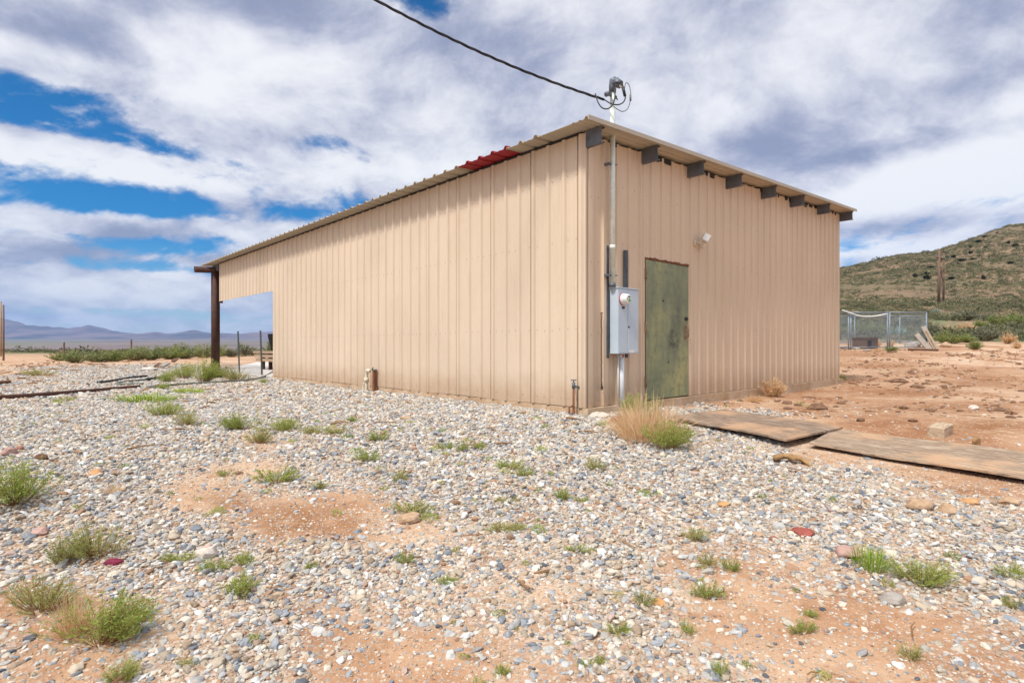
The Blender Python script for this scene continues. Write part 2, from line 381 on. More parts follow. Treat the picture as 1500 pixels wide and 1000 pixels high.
MT['scrub'] = M_leaf('scrub_leaves', [(0, (.06, .065, .032)), (.3, (.13, .135, .065)), (.55, (.19, .19, .095)), (.75, (.26, .20, .11)), (1, (.40, .29, .18))], .15)

def M_pebble():
    m, t, b = mat_new('river_gravel')
    a = t.n('ShaderNodeAttribute', attribute_name='tint', attribute_type='INSTANCER')
    a2 = t.n('ShaderNodeAttribute', attribute_name='val', attribute_type='INSTANCER')
    c = t.ramp(a.outputs['Fac'], [(0, (.56, .515, .445)), (.13, (.64, .62, .585)), (.25, (.50, .41, .31)), (.40, (.39, .38, .37)), (.54, (.45, .335, .235)),
                                  (.65, (.30, .315, .335)), (.75, (.60, .53, .43)), (.87, (.20, .215, .24)), (.925, (.40, .24, .15)), (.965, (.11, .115, .13)), (.982, (.48, .35, .29))], 'CONSTANT')
    tc = t.n('ShaderNodeTexCoord'); o = tc.outputs['Object']
    pos = t.n('ShaderNodeNewGeometry').outputs['Position']
    n = t.noise(pos, 55, 5, .7); n2 = t.noise(pos, 240, 3, .7)
    c = t.mix(1.0, c, t.ramp(t.m('ADD', t.m('MULTIPLY', n, .6), t.m('MULTIPLY', a2.outputs['Fac'], .4)), [(.25, .58), (.5, .86), (.75, 1.08)]), 'MULTIPLY')
    c = t.mix(t.m('MULTIPLY', t.sstep(n, .56, .70), .5), c, c4((.58, .40, .26)))
    t.set(b.inputs['Base Color'], c); b.inputs['Roughness'].default_value = .8; b.inputs['Specular IOR Level'].default_value = .3
    bn = t.n('ShaderNodeBump', {'Height': n2, 'Strength': .35, 'Distance': .004}); t.set(b.inputs['Normal'], bn)
    return m
MT['pebble'] = M_pebble()

# ------------------------------------------------------------------ mesh builder
class MB:
    def __init__(s): s.v = []; s.f = []; s.tone = None; s.sm = []
    def addv(s, vs): k = len(s.v); s.v.extend([tuple(map(float, q)) for q in vs]); return k
    def face(s, idx, sm=False): s.f.append(tuple(idx)); s.sm.append(sm)
    def box(s, c, size, ax=None):
        c = np.array(c, float); h = np.array(size, float) / 2
        A = np.eye(3) if ax is None else np.array(ax, float)
        vs = [c + A[0] * h[0] * i + A[1] * h[1] * j + A[2] * h[2] * k for i in (-1, 1) for j in (-1, 1) for k in (-1, 1)]
        o = s.addv(vs)
        for q in ((0, 1, 3, 2), (4, 6, 7, 5), (0, 4, 5, 1), (2, 3, 7, 6), (0, 2, 6, 4), (1, 5, 7, 3)): s.face([o + i for i in q])
        return s
    def span(s, a, b):                     # axis-aligned box from min to max corner
        a = np.array(a, float); b = np.array(b, float); return s.box((a + b) / 2, b - a)
    def prism(s, poly, d):                 # closed polygon (3D points) pushed along d
        n = len(poly); d = np.array(d, float)
        o = s.addv(poly); o2 = s.addv([np.array(q) + d for q in poly])
        s.face(range(o, o + n)[::-1]); s.face(range(o2, o2 + n))
        for i in range(n): s.face([o + i, o + (i + 1) % n, o2 + (i + 1) % n, o2 + i])
        return s
    def tube(s, path, r, n=10, cap=True, sm=True):
        P = [np.array(p, float) for p in path]; m = len(P)
        rs = r if hasattr(r, '__len__') else [r] * m
        up = None; rings = []
        for i in range(m):
            d = P[min(i + 1, m - 1)] - P[max(i - 1, 0)]; d = d / (np.linalg.norm(d) + 1e-12)
            if up is None:
                up = np.array([0, 0, 1.]) if abs(d[2]) < .9 else np.array([1., 0, 0])
            a = up - d * np.dot(up, d); a /= np.linalg.norm(a) + 1e-12; up = a
            b = np.cross(d, a)
            rings.append(s.addv([P[i] + rs[i] * (a * math.cos(2 * math.pi * k / n) + b * math.sin(2 * math.pi * k / n)) for k in range(n)]))
        for i in range(m - 1):
            for k in range(n):
                s.face([rings[i] + k, rings[i] + (k + 1) % n, rings[i + 1] + (k + 1) % n, rings[i + 1] + k], sm)
        if cap:
            s.face([rings[0] + k for k in range(n)][::-1]); s.face([rings[-1] + k for k in range(n)])
        return s
    def torus(s, c, R_, r, ax, ay, n=14, m=6, sy=1.0):
        c = np.array(c, float); ax = np.array(ax, float); ay = np.array(ay, float); az = np.cross(ax, ay)
        o = len(s.v); vs = []
        for i in range(n):
            a = 2 * math.pi * i / n; rad = ax * math.cos(a) + ay * math.sin(a)
            cen = c + ax * math.cos(a) * R_ + ay * math.sin(a) * R_ * sy
            for k in range(m):
                q = 2 * math.pi * k / m; vs.append(cen + rad * r * math.cos(q) + az * r * math.sin(q))
        s.addv(vs)
        for i in range(n):
            for k in range(m):
                s.face([o + i * m + k, o + ((i + 1) % n) * m + k, o + ((i + 1) % n) * m + (k + 1) % m, o + i * m + (k + 1) % m], True)
        return s
    def mesh(s, name, mat, loc=(0, 0, 0)):
        me = bpy.data.meshes.new(name)
        l = np.array(loc, float)
        me.from_pydata([tuple(np.array(q) - l) for q in s.v] if any(loc) else s.v, [], s.f)
        if any(s.sm): me.polygons.foreach_set('use_smooth', s.sm)
        if s.tone is not None:
            at_ = me.attributes.new('tone', 'FLOAT', 'POINT'); at_.data.foreach_set('value', np.array(s.tone, dtype=np.float32))
        if mat: me.materials.append(MT[mat] if isinstance(mat, str) else mat)
        me.validate(); me.update()
        return me
    def build(s, name, mat, parent=None, loc=(0, 0, 0)):
        o = bpy.data.objects.new(name, s.mesh(name, mat)); col.objects.link(o)
        o.location = loc
        if parent: o.parent = parent
        return o
def bev(o, w=.004, seg=2):
    m = o.modifiers.new('bevel', 'BEVEL'); m.width = w; m.segments = seg; m.limit_method = 'ANGLE'; m.angle_limit = R(40); return o
def tag(o, label=None, cat=None, group=None, kind=None):
    if label: o['label'] = label
    if cat: o['category'] = cat
    if group: o['group'] = group
    if kind: o['kind'] = kind
    return o
def thing(name, label, cat, loc=(0, 0, 0), rz=0.0, group=None):
    o = bpy.data.objects.new(name, None); col.objects.link(o); o.empty_display_size = .2
    o.location = tuple(map(float, loc)); o.rotation_euler = (0, 0, rz)
    return tag(o, label, cat, group)
# ================================================================== SETTING: ground, hill, valley, mountains
def polar(name, r, az, mat, attrs=False, dz=0.0):
    rr, aa = np.meshgrid(r, np.radians(az), indexing='ij')
    x = rr * np.sin(aa); y = rr * np.cos(aa); z = height(x, y) + dz
    n, m = rr.shape
    v = np.stack([x, y, z], -1).reshape(-1, 3)
    i = np.arange(n - 1)[:, None] * m + np.arange(m - 1)[None, :]
    f = np.stack([i, i + 1, i + 1 + m, i + m], -1).reshape(-1, 4)[:, ::-1]
    me = bpy.data.meshes.new(name); me.from_pydata(v.tolist(), [], f.tolist()); me.update()
    me.polygons.foreach_set('use_smooth', [True] * len(me.polygons))
    if attrs:
        xs, ys, zs = v[:, 0], v[:, 1], v[:, 2]
        front = ss(.7, 1.4, ys)
        g = gravel_cover(xs, ys, zs) * front + .6 * (1 - front)
        px, py = proj(xs, np.maximum(ys, .5), zs)
        red = np.zeros(len(xs))
        for (cx, cy, wx, wy) in RED:
            red = np.maximum(red, np.exp(-(((px - cx) / wx) ** 2 + ((py - cy) / wy) ** 2)))
        red = np.where(ys > .8, red, 0)
        R_ = np.hypot(xs, ys); azd = np.degrees(np.arctan2(xs, ys))
        nn = fbm(xs * .12, ys * .12, 60, 4)
        vr = ss(29.5, 34, R_ * np.cos(np.radians(np.clip(azd, 0, 50))) + 2.5 * nn) * ss(5, 20, azd)
        vl = ss(60, 85, R_ + 14 * nn) * (1 - ss(5, 20, azd))
        veg = np.clip(vr + vl, 0, 1)
        for nm, a in (('gravel', g), ('red', red), ('veg', veg)):
            at_ = me.attributes.new(nm, 'FLOAT', 'POINT'); at_.data.foreach_set('value', a.astype(np.float32))
    me.materials.append(MT[mat])
    o = bpy.data.objects.new(name, me); col.objects.link(o); o['kind'] = 'structure'
    return o
RED = [(1350, 598, 170, 12), (1290, 535, 90, 6), (1440, 560, 90, 9), (1180, 600, 60, 9), (1450, 625, 80, 14), (430, 765, 110, 34), (350, 735, 60, 22), (480, 655, 70, 14), (1100, 575, 160, 10), (30, 855, 70, 20), (955, 640, 70, 20), (1240, 557, 70, 7), (1330, 575, 110, 9),
       (900, 820, 60, 14), (1400, 720, 60, 10), (1260, 520, 120, 5), (1000, 660, 60, 12), (1380, 545, 120, 7), (720, 820, 40, 10)]
az_f = np.concatenate([np.linspace(-180, -62, 26)[:-1], np.linspace(-62, 62, 311), np.linspace(62, 180, 26)[1:]])
r1 = np.concatenate([[.05, .5, 1.0], np.geomspace(1.3, 95, 190)])
polar('ground', r1, az_f, 'ground', True)
polar('valley', np.geomspace(95, 9200, 70), np.linspace(-178, 8, 240), 'valley')
polar('hill', np.geomspace(95, 1500, 110), np.linspace(8, 100, 260), 'hill')

def mountains():
    PX = [-900, -400, -150, 0, 40, 60, 100, 130, 165, 200, 230, 245, 270, 285, 320, 350, 400, 470, 560, 700, 900]
    PY = [478, 470, 474, 467, 474, 479, 481, 476, 482, 487, 486, 489, 486, 483, 487, 489, 487, 484, 488, 486, 490]
    pxs = np.linspace(-900, 900, 420); ts = np.linspace(0, 1, 40)
    pp, tt = np.meshgrid(pxs, ts, indexing='ij')
    Y = 5600 + tt * 1500; Y = Y - 250 * (np.abs(pp) / 900) * 1.5
    x = (pp - CX) / F * Y
    ridge = H + (HY - np.interp(pp, PX, PY)) / F * Y
    base = height(x, Y)
    n = np.abs(fbm(x * .0016, Y * .0016, 70, 5)); n2 = fbm(x * .004, Y * .004, 75, 4)
    pk = np.where(tt < .72, (tt / .72) ** 1.25, 1 - (tt - .72) / .28 * 1.15)
    ridge = ridge * (1 + .16 * fbm(x * .0045, x * .0 + 3.3, 81, 5))
    z = base - 12 + (ridge - base + 12) * pk * (1 - .55 * n * (1 - np.abs(pk) ** 3)) + 14 * n2 * pk
    v = np.stack([x, Y, z], -1).reshape(-1, 3)
    a, b = pp.shape
    i = np.arange(a - 1)[:, None] * b + np.arange(b - 1)[None, :]
    f = np.stack([i, i + 1, i + 1 + b, i + b], -1).reshape(-1, 4)
    me = bpy.data.meshes.new('mountains'); me.from_pydata(v.tolist(), [], f.tolist()); me.update()
    me.polygons.foreach_set('use_smooth', [True] * len(me.polygons)); me.materials.append(MT['mount'])
    o = bpy.data.objects.new('mountains', me); col.objects.link(o); o['kind'] = 'structure'
mountains()

# ================================================================== THE METAL BUILDING
bld = thing('metal_building', 'long tan corrugated metal shed with green door and open end bay on gravel', 'building', (C[0], C[1], 0), ROT)
ZR = lambda s: 3.575 + .0563 * s
TW = wall_t(400); TV = wall_t(321.5); TEND = 16.75; SEND = wall_s(1230); SROOF = SEND + .12
PITCH = (wall_t(642) - wall_t(804)) / 9
rng = random.Random(3)
def ribs(a0, a1, first, pitch, seam=3, seam_ph=0, minor=True):
    """profile of an R-panel sheet: list of (along, out)"""
    pts = []; k = int(math.floor((a0 - first) / pitch)) - 1
    while first + k * pitch < a1 + pitch:
        c = first + k * pitch
        pts += [(c - .040, 0), (c - .022, .027), (c + .022, .027), (c + .040, 0), (c + .0415, -.006), (c + .0475, -.006), (c + .049, 0)]
        if (k - seam_ph) % seam == 0: pts += [(c + .055, -.014), (c + .063, -.014), (c + .065, .004), (c + .072, 0)]
        if minor:
            for q in (.355, .645):
                m = c + q * pitch
                pts += [(m - .024, 0), (m - .010, .0045), (m + .010, .0045), (m + .024, 0)]
        k += 1
    pts.sort(key=lambda p: p[0])
    ins = [p for p in pts if a0 < p[0] < a1]
    return [(a0, 0)] + ins + [(a1, 0)]
def sheet(mb, prof, fmap, zb, zt, seamlen=.9, seed=0):
    """wall sheet from a profile; fmap(along, out, z) -> point"""
    tones = {}
    r_ = random.Random(seed)
    if mb.tone is None: mb.tone = []
    for (a, o), (b, q) in zip(prof[:-1], prof[1:]):
        k = int(math.floor((a + b) / 2 / seamlen)); tones.setdefault(k, r_.random())
        za0, za1, zb0, zb1 = zb(a), zt(a), zb(b), zt(b)
        if za1 - za0 < 1e-4 and zb1 - zb0 < 1e-4: continue
        i = mb.addv([fmap(a, o, za0), fmap(b, q, zb0), fmap(b, q, zb1), fmap(a, o, za1)])
        mb.tone += [tones[k]] * 4
        mb.face((i, i + 1, i + 2, i + 3))
def screws(mb, pos, nrm, rad=.007):
    """small hex heads, nrm = outward direction (local)"""
    n = np.array(nrm, float)
    a = np.array([0, 0, 1.]); b = np.cross(n, a)
    for p in pos:
        p = np.array(p, float)
        o = mb.addv([p + rad * (a * math.cos(k * math.pi / 3) + b * math.sin(k * math.pi / 3)) for k in range(6)] + [p + n * .005 + .7 * rad * (a * math.cos(k * math.pi / 3) + b * math.sin(k * math.pi / 3)) for k in range(6)])
        for k in range(6): mb.face((o + k, o + (k + 1) % 6, o + 6 + (k + 1) % 6, o + 6 + k))
        mb.face(range(o + 6, o + 12))
# slab
MB().span((-.012, -.075, -.55), (SEND + .05, TW + .05, -.006)).build('foundation', 'concrete', bld)
MB().span((-.012, TW + .053, -.50), (SEND + .05, TEND - .1, -.012)).build('bay_floor', 'slab', bld)
# long side wall
T0 = wall_t(804)
mb = MB(); prof = ribs(-.035, TW, T0, PITCH, 3, 1)
fL = lambda a, o, z: (-.004 - o, a, z)
sheet(mb, prof, fL, lambda a: 0.004 * math.sin(a * 3), lambda a: 3.55, 3 * PITCH, 1)
# folded end of the last sheet at the corner
i = mb.addv([fL(-.035, 0, 0), fL(-.035, 0, 3.55), (.02, -.035, 3.55), (.02, -.035, 0)]); mb.face((i, i + 1, i + 2, i + 3)); mb.tone += [.5] * 4
mb.build('side_wall', 'panel', bld)
mb = MB(); prof = ribs(TW, TV, T0, PITCH, 3, 1); sheet(mb, prof, fL, lambda a: 2.30, lambda a: 3.55, 3 * PITCH, 2)
mb.build('bay_valance', 'panel', bld)
mb = MB()
ps = []
for z in (.10, 1.02, 2.20, 3.05):
    a = .12
    while a < TW - .05:
        ps.append((-.0045, a + rng.uniform(-.006, .006), z + rng.uniform(-.012, .012))); a += PITCH / 2 if rng.random() < .85 else PITCH
screws(mb, ps, (-1, 0, 0)); mb.build('wall_screw', 'hinge', bld)['kind'] = 'stuff'
# bottom edge angle seen as a thin dark line under the sheets
MB().span((-.008, .0, -.022), (.03, TW - .02, -.008)).build('base_angle', 'hinge', bld)
# end wall with the door opening
DS0, DS1, DZ1 = wall_s(945), wall_s(1008.5), 2.105
fE = lambda a, o, z: (a, .004 - o, z)
def end_top(a): return ZR(a) - .035
ep = [(0.025, 0), (.05, 0), (.07, .036), (.15, .036), (.172, 0), (.235, 0), (.243, .006), (.262, .006), (.27, 0), (.352, 0), (.372, .042), (.455, .042), (.462, -.012), (.475, -.012)]
ep += ribs(.476, SEND, .476 + .235, PITCH * .98, 3, 2)
ep = sorted(set(ep + [(DS0 - .0001, 0), (DS0, 0), (DS1, 0), (DS1 + .0001, 0)]), key=lambda p: p[0])
mb = MB()
sheet(mb, ep, fE, lambda a: (DZ1 if DS0 - 1e-5 <= a <= DS1 + 1e-5 else 0.0), end_top, 3 * PITCH * .98, 5)
mb.build('end_wall', 'panel_end', bld)
mb = MB(); ps = []
for z in (.10, 1.12, 2.22, 3.02):
    a = .56
    while a < SEND - .05:
        if not (DS0 - .06 < a < DS1 + .06 and z < DZ1 + .05): ps.append((a + rng.uniform(-.006, .006), .0035, z + rng.uniform(-.012, .012)))
        a += PITCH / 2 if rng.random() < .85 else PITCH
for z in (.06, .95, 1.9, 2.75): ps.append((.115, -.0325, z)); ps.append((.31, .0035, z + .02))
screws(mb, ps, (0, -1, 0)); mb.build('wall_screw', 'hinge', bld)['kind'] = 'stuff'
# back and partition walls (out of sight from the yard)
mb = MB(); sheet(mb, ribs(0.03, TW, .2, PITCH, 3, 0, False), lambda a, o, z: (SEND + o, a, z), lambda a: 0, lambda a: ZR(SEND) - .03, .9, 8); mb.build('rear_wall', 'panel_end', bld)
mb = MB(); sheet(mb, ribs(0.01, SEND - .01, .2, PITCH, 3, 0, False), lambda a, o, z: (a, TW - .01 + o, z), lambda a: 0, lambda a: ZR(a) - .03, .9, 9); mb.build('bay_wall', 'panel_end', bld)
# roof: ribs run from eave to ridge, every third foot; one red replacement sheet
def edge_t(px):
    r = (px - CX) / F; x0, y0 = C - V * .33
    return (x0 - r * y0) / (-U[0] + U[1] * r)
RT0, RT1 = edge_t(741), edge_t(671.5)
def roof_prof(a0, a1, ph=0):
    pts = []; p = PITCH * 1.0; k = -2
    while k * p < TEND + 1:
        c = RT0 + k * p
        pts += [(c - .045, 0), (c - .018, .038), (c + .018, .038), (c + .045, 0), (c + p * .36, 0), (c + p * .36 + .02, .007), (c + p * .36 + .04, 0), (c + p * .62, 0), (c + p * .62 + .02, .007), (c + p * .62 + .04, 0)]
        k += 1
    pts.sort()
    if a0 < -.3: pts = [(-.325, .03), (-.30, .03), (-.28, 0), (-.235, 0), (-.22, .012), (-.20, .012), (-.185, 0), (-.13, 0), (-.115, .012), (-.095, .012), (-.08, 0)] + [q for q in pts if q[0] > -.02]
    return [(a0, 0)] + [q for q in pts if a0 < q[0] < a1] + [(a1, 0)]
def roof(mb, prof, seed, lift=0, s0=-.33):
    if mb.tone is None: mb.tone = []
    r_ = random.Random(seed); tn = {}
    for (a, o), (b, q) in zip(prof[:-1], prof[1:]):
        k = int(math.floor((a + b) / 2 / (3 * PITCH))); tn.setdefault(k, r_.random())
        P = lambda t, u, s: (s, t, ZR(s) + .004 + u + lift)
        i = mb.addv([P(a, o, s0), P(b, q, s0), P(b, q, SROOF), P(a, o, SROOF)]); mb.face((i, i + 1, i + 2, i + 3))
        j = mb.addv([P(a, o + .004, s0), P(b, q + .004, s0), P(b, q + .004, SROOF), P(a, o + .004, SROOF)]); mb.face((j + 3, j + 2, j + 1, j))
        mb.face((i, j, j + 1, i + 1)); mb.face((i + 2, j + 2, j + 3, i + 3))
        mb.tone += [tn[k]] * 8
mb = MB(); roof(mb, roof_prof(-.34, RT0), 4); roof(mb, roof_prof(RT1, TEND), 6); mb.build('roof', 'roof', bld)
mb = MB(); roof(mb, roof_prof(RT0 - .04, RT1 + .04), 4, .0055, -.337); o = mb.build('roof_panel', 'red', bld); o['label'] = 'red roof sheet among the tan ones'
mb = MB()
mb.prism([(-.33, -.352, ZR(-.33) - .012), (-.33, -.342, ZR(-.33) - .012), (-.33, -.342, ZR(-.33) + .045), (-.33, -.352, ZR(-.33) + .045)], (SROOF + .33, 0, .0563 * (SROOF + .33)))
mb.tone = [.3] * 8; mb.build('rake_trim', 'roof', bld)
# roof purlins sticking out past the end wall
for px in (885, 967, 1034, 1089, 1139, 1180, 1217, 1250):
    s1 = wall_s(px, .29); s0 = s1 - .065
    if px == 885: s0 = .0; s1 = .065
    z1 = ZR(s0) - .004; z0 = z1 - .205
    mb = MB()
    poly = [(s0, z0), (s1, z0), (s1, z0 + .022), (s1 - .006, z0 + .022), (s1 - .006, z0 + .007), (s0 + .007, z0 + .007), (s0 + .007, z1 - .007), (s1 - .006, z1 - .003), (s1 - .006, z1 - .018), (s1, z1 - .018), (s1, z1), (s0, z1)]
    mb.prism([(a, -.29, b) for a, b in poly][::-1], (0, TEND - .15 + .29, 0))
    o = mb.build('purlin', 'beam', bld)
# ragged black strips standing in for the shade under the roof between purlins
rr_ = random.Random(12); a = .2
while a < SEND - .3:
    w = rr_.uniform(.12, .35)
    if rr_.random() < .55: MB().span((a, -.018, ZR(a) - .06 - rr_.uniform(0, .035)), (a + w, .0, ZR(a) - .012)).build('gap_shade_strip', 'black', bld)
    a += w + rr_.uniform(.02, .2)
MB().span((-.03, .015, 3.548), (.012, TV, 3.574)).build('eave_shade_strip', 'black', bld)  # black strip standing in for the dark shaded gap under the eave
# door
dw = DS1 - DS0
door = MB().span((.012, -.006, .012), (dw - .014, .034, DZ1 - .03)).build('door', 'door', bld, (DS0, 0, 0)); bev(door, .004)
mb = MB()
mb.span((-.004, -.004, .0), (.010, .05, DZ1)); mb.span((dw - .011, .004, .0), (dw + .004, .05, DZ1))
x = .01
while x < dw - .02:                       # rusted, torn head of the opening
    w = rr_.uniform(.03, .12); mb.span((x, -.006 - rr_.uniform(0, .01), DZ1 - .026), (min(x + w, dw - .012), .045, DZ1 + rr_.uniform(-.01, .016))); x += w
mb.build('door_frame', 'rust', bld, (DS0, 0, 0))
def dpart(name, mb, mat): return mb.build(name, mat, door)
for z in (.28, 1.08, 1.86):
    dpart('hinge', MB().span((-.016, -.020, z - .075), (.020, -.0065, z + .075)).tube([(.002, -.022, z - .08), (.002, -.022, z + .08)], .009, 8), 'hinge')
hb = MB().span((dw - .155, -.012, .90), (dw - .075, -.0065, 1.16)); hb.tube([(dw - .115, -.012, .93), (dw - .115, -.06, .95), (dw - .115, -.065, 1.03), (dw - .115, -.06, 1.11), (dw - .115, -.012, 1.13)], .014, 8)
dpart('handle', hb, 'hinge')
dpart('lock', MB().tube([(dw - .10, -.0065, 1.24), (dw - .10, -.03, 1.24)], .028, 12).tube([(dw - .06, -.0065, 1.235), (dw - .06, -.024, 1.235)], .02, 10), 'black')
dpart('peephole', MB().tube([(.47, -.0065, 1.49), (.47, -.012, 1.49)], .016, 10), 'black')
dpart('peephole', MB().tube([(.62, -.0065, .56), (.62, -.012, .56)], .013, 10), 'black')
# steel pipe post and cross pipe of the open bay
tp = wall_t(315) + .02
post = MB().tube([(.02, tp, -.35), (.02, tp, 3.40)], .135, 20).build('post', 'darkrust', bld)
MB().tube([(-.62, tp, 3.372), (SEND, tp, 3.372 + .0563 * SEND)], .105, 18).build('cross_pipe', 'darkrust', bld)
MB().tube([(SEND - .1, tp, -.2), (SEND - .1, tp, 3.85)], .135, 20).build('post', 'darkrust', bld)
MB().span((-.02, TV + .0, 3.33), (.05, TV + .06, 3.5)).build('bracket', 'darkrust', bld)
MB().span((.0, TV - .02, 2.25), (.10, TV + .05, 3.33)).build('valance_frame', 'darkrust', bld)

# ------------------------------------------------------------------ things fixed to the end wall (local x = along wall, -y = outwards)
def on_end(name, label, cat, s, z=0.0, group=None):
    p = B(s, 0, z); return thing(name, label, cat, p, ROT, group)
# meter cabinet
s0 = wall_s(889); s1 = wall_s(935.5, .19); w = s1 - s0; zb_, zt_ = .70, 1.575
mbx = on_end('meter_cabinet', 'grey steel electric meter cabinet mounted on the wall left of the green door', 'meter box', s0, zb_)
hh = zt_ - zb_
bev(MB().span((0, -.185, 0), (w, -.05, hh)).build('cabinet', 'box', mbx), .004)
bev(MB().span((-.012, -.20, hh + .0005), (w + .012, -.04, hh + .014)).build('lid', 'box', mbx), .003)
xm = w * .46
bev(MB().span((xm + .004, -.1925, .012), (w - .008, -.186, hh - .012)).build('cover', 'box', mbx), .003)
bev(MB().span((.008, -.1905, .012), (xm - .004, -.186, hh - .012)).build('cover', 'box', mbx), .003)
MB().tube([(xm + .012, -.193, .36), (xm + .012, -.203, .36)], .013, 10).build('latch', 'black', mbx)
MB().span((xm + .03, -.195, .012), (xm + .14, -.193, .05)).build('sticker', 'white', mbx)
def lathe_y(mb, prof, cx, cz, n=28):       # revolve (y, r) about an axis along y
    o = []
    for (y, r) in prof: o.append(mb.addv([(cx + r * math.cos(2 * math.pi * k / n), y, cz + r * math.sin(2 * math.pi * k / n)) for k in range(n)]))
    for i in range(len(prof) - 1):
        for k in range(n): mb.face((o[i] + k, o[i] + (k + 1) % n, o[i + 1] + (k + 1) % n, o[i + 1] + k), True)
    mb.face([o[-1] + k for k in range(n)]); mb.face([o[0] + k for k in range(n)][::-1]); return mb
mx, mz = xm - .115, hh - .145
meter = lathe_y(MB(), [(-.1905, .080), (-.209, .080), (-.21, .069), (-.265, .067), (-.282, .062), (-.288, .045)], mx, mz).build('meter', 'white', mbx)
lathe_y(MB(), [(-.1907, .085), (-.203, .085)], mx, mz).build('ring', 'red_tag', meter)
MB().span((mx - .018, -.2915, mz + .020), (mx + .026, -.2885, mz + .036)).build('display', 'black', meter)
MB().span((mx - .040, -.2915, mz - .008), (mx - .022, -.2885, mz + .004)).build('display', 'black', meter)
lathe_y(MB(), [(-.2885, .023), (-.2915, .023)], mx + .014, mz - .020, 16).build('sticker', 'green_label', meter)
MB().span((mx - .02, -.203, mz - .125), (mx + .03, -.191, mz - .10)).build('hasp', 'black', mbx)
for px, zt2 in ((891, 2.15), (918.5, 2.14)):
    xx = wall_s(px, .05) - s0
    mb = MB(); mb.prism([(xx - .024, -.008, -.06), (xx - .024, -.049, -.06), (xx - .012, -.049, -.06), (xx - .012, -.036, -.06), (xx + .012, -.036, -.06), (xx + .012, -.049, -.06), (xx + .024, -.049, -.06), (xx + .024, -.008, -.06)], (0, 0, zt2 - zb_ + .06))
    mb.build('strut_channel', 'strut', mbx)
xc = wall_s(911, .11) - s0
MB().tube([(xc, -.11, -.75), (xc, -.11, -.001)], .031, 14).tube([(xc, -.11, -.06), (xc, -.11, -.001)], .038, 14).build('conduit', 'pvc', mbx)
MB().tube([(xc - .065, -.09, -.72), (xc - .055, -.09, -.001)], .009, 8).build('ground_conduit', 'pvc', mbx)
MB().span((xc - .03, -.150, -.05), (xc + .0, -.142, -.012)).build('tag', 'red_tag', mbx)
# service mast
sm = wall_s(897.3, .11)
mast = on_end('service_mast', 'galvanised conduit mast rising from the grey meter cabinet through the roof overhang', 'service mast', sm, 1.592)
ZM = 4.22 - 1.592
MB().tube([(0, -.11, -.002), (0, -.11, ZM)], .0345, 16).build('pipe', 'galv', mast)
MB().tube([(0, -.11, .0), (0, -.11, .05)], .046, 14).build('hub', 'strut', mast)
MB().tube([(0, -.11, .50), (0, -.11, .56)], .0395, 14).build('coupling', 'galv', mast)
zfl = ZR(sm) + .05 - 1.592
MB().tube([(0, -.11, zfl), (0, -.11, zfl + .10)], [.10, .040], 16).build('flashing', 'strut', mast)
for zz in (.14, 1.62):
    MB().span((-.085, -.118, zz), (.045, -.100, zz + .028)).tube([(-.075, -.135, zz + .014), (-.075, -.06, zz + .014)], .010, 8).tube([(.04, -.16, zz + .014), (.04, -.06, zz + .014)], .008, 8).span((-.09, -.1, zz), (-.05, -.006, zz + .028)).build('clamp', 'strut', mast)
hd = MB(); hd.tube([(0, -.11, ZM - .03), (0, -.11, ZM + .05), (.0, -.125, ZM + .11), (.02, -.165, ZM + .13)], [.046, .050, .062, .05], 14)
hd.tube([(.005, -.15, ZM + .10), (.03, -.22, ZM + .045)], [.062, .052], 14)
hd.build('weatherhead', 'strut', mast)
hw = MB(); hw.torus((.045, -.20, ZM + .055), .045, .018, (0, .6, .8), (1, 0, 0), 18, 8); hw.build('entry_ring', 'white', mast)
zi = ZM - .075
MB().span((-.10, -.125, zi - .018), (.08, -.095, zi + .018)).tube([(-.10, -.15, zi), (-.10, -.07, zi)], .032, 12).tube([(.08, -.11, zi), (.11, -.11, zi - .02)], .009, 8).build('insulator_bracket', 'strut', mast)
# overhead service cable
pm = B(sm, -.11, 4.15)
Ym = pm[1]
cab = thing('service_cable', 'black twisted overhead power cable strung up to the mast from the upper left', 'cable', pm)
A0 = at(885, 146, Ym - .03); A1 = np.array([-1.62, 6.55, 0]); A1 = at(550, 0, 6.55)
d = A1 - A0
def cablept(k):
    p = A0 + d * k; p[2] += -.30 * k * (1 - k) * 1.15 if k <= 1 else .30 * 1.15 * (k - 1) * k
    return p
ks = np.linspace(0, 5.0, 420); cp = [cablept(k) - pm for k in ks]
L_ = np.cumsum([0] + [np.linalg.norm(cp[i + 1] - cp[i]) for i in range(len(cp) - 1)])
hor = np.array([-d[1], d[0], 0]); hor /= np.linalg.norm(hor)
for j in range(3):
    pth = [cp[i] + .0105 * (hor * math.cos(L_[i] * 11 + j * 2.094) + np.array([0, 0, 1]) * math.sin(L_[i] * 11 + j * 2.094)) for i in range(len(cp))]
    MB().tube(pth, .0088 if j else .0075, 6).build('strand', 'black', cab)
def spline(pts, n=8):
    P = [np.array(p, float) for p in pts]; P = [2 * P[0] - P[1]] + P + [2 * P[-1] - P[-2]]; out = []
    for i in range(1, len(P) - 2):
        for k in range(n):
            t = k / n; out.append(.5 * ((2 * P[i]) + (-P[i - 1] + P[i + 1]) * t + (2 * P[i - 1] - 5 * P[i] + 4 * P[i + 1] - P[i + 2]) * t * t + (-P[i - 1] + 3 * P[i] - 3 * P[i + 1] + P[i + 2]) * t ** 3))
    out.append(P[-2]); return out
def loop(pix, r, name, mat):
    pts = [at(x, y, Ym + dy) - pm for x, y, dy in pix]
    MB().tube(spline(pts), r, 8).build(name, mat, cab)
loop([(872, 137.5, -.08), (876, 150, -.14), (882, 158, -.18), (890, 159.5, -.2), (897, 154, -.2), (900.5, 144, -.18), (901, 133, -.15), (902, 126, -.12)], .0085, 'drip_loop', 'black')
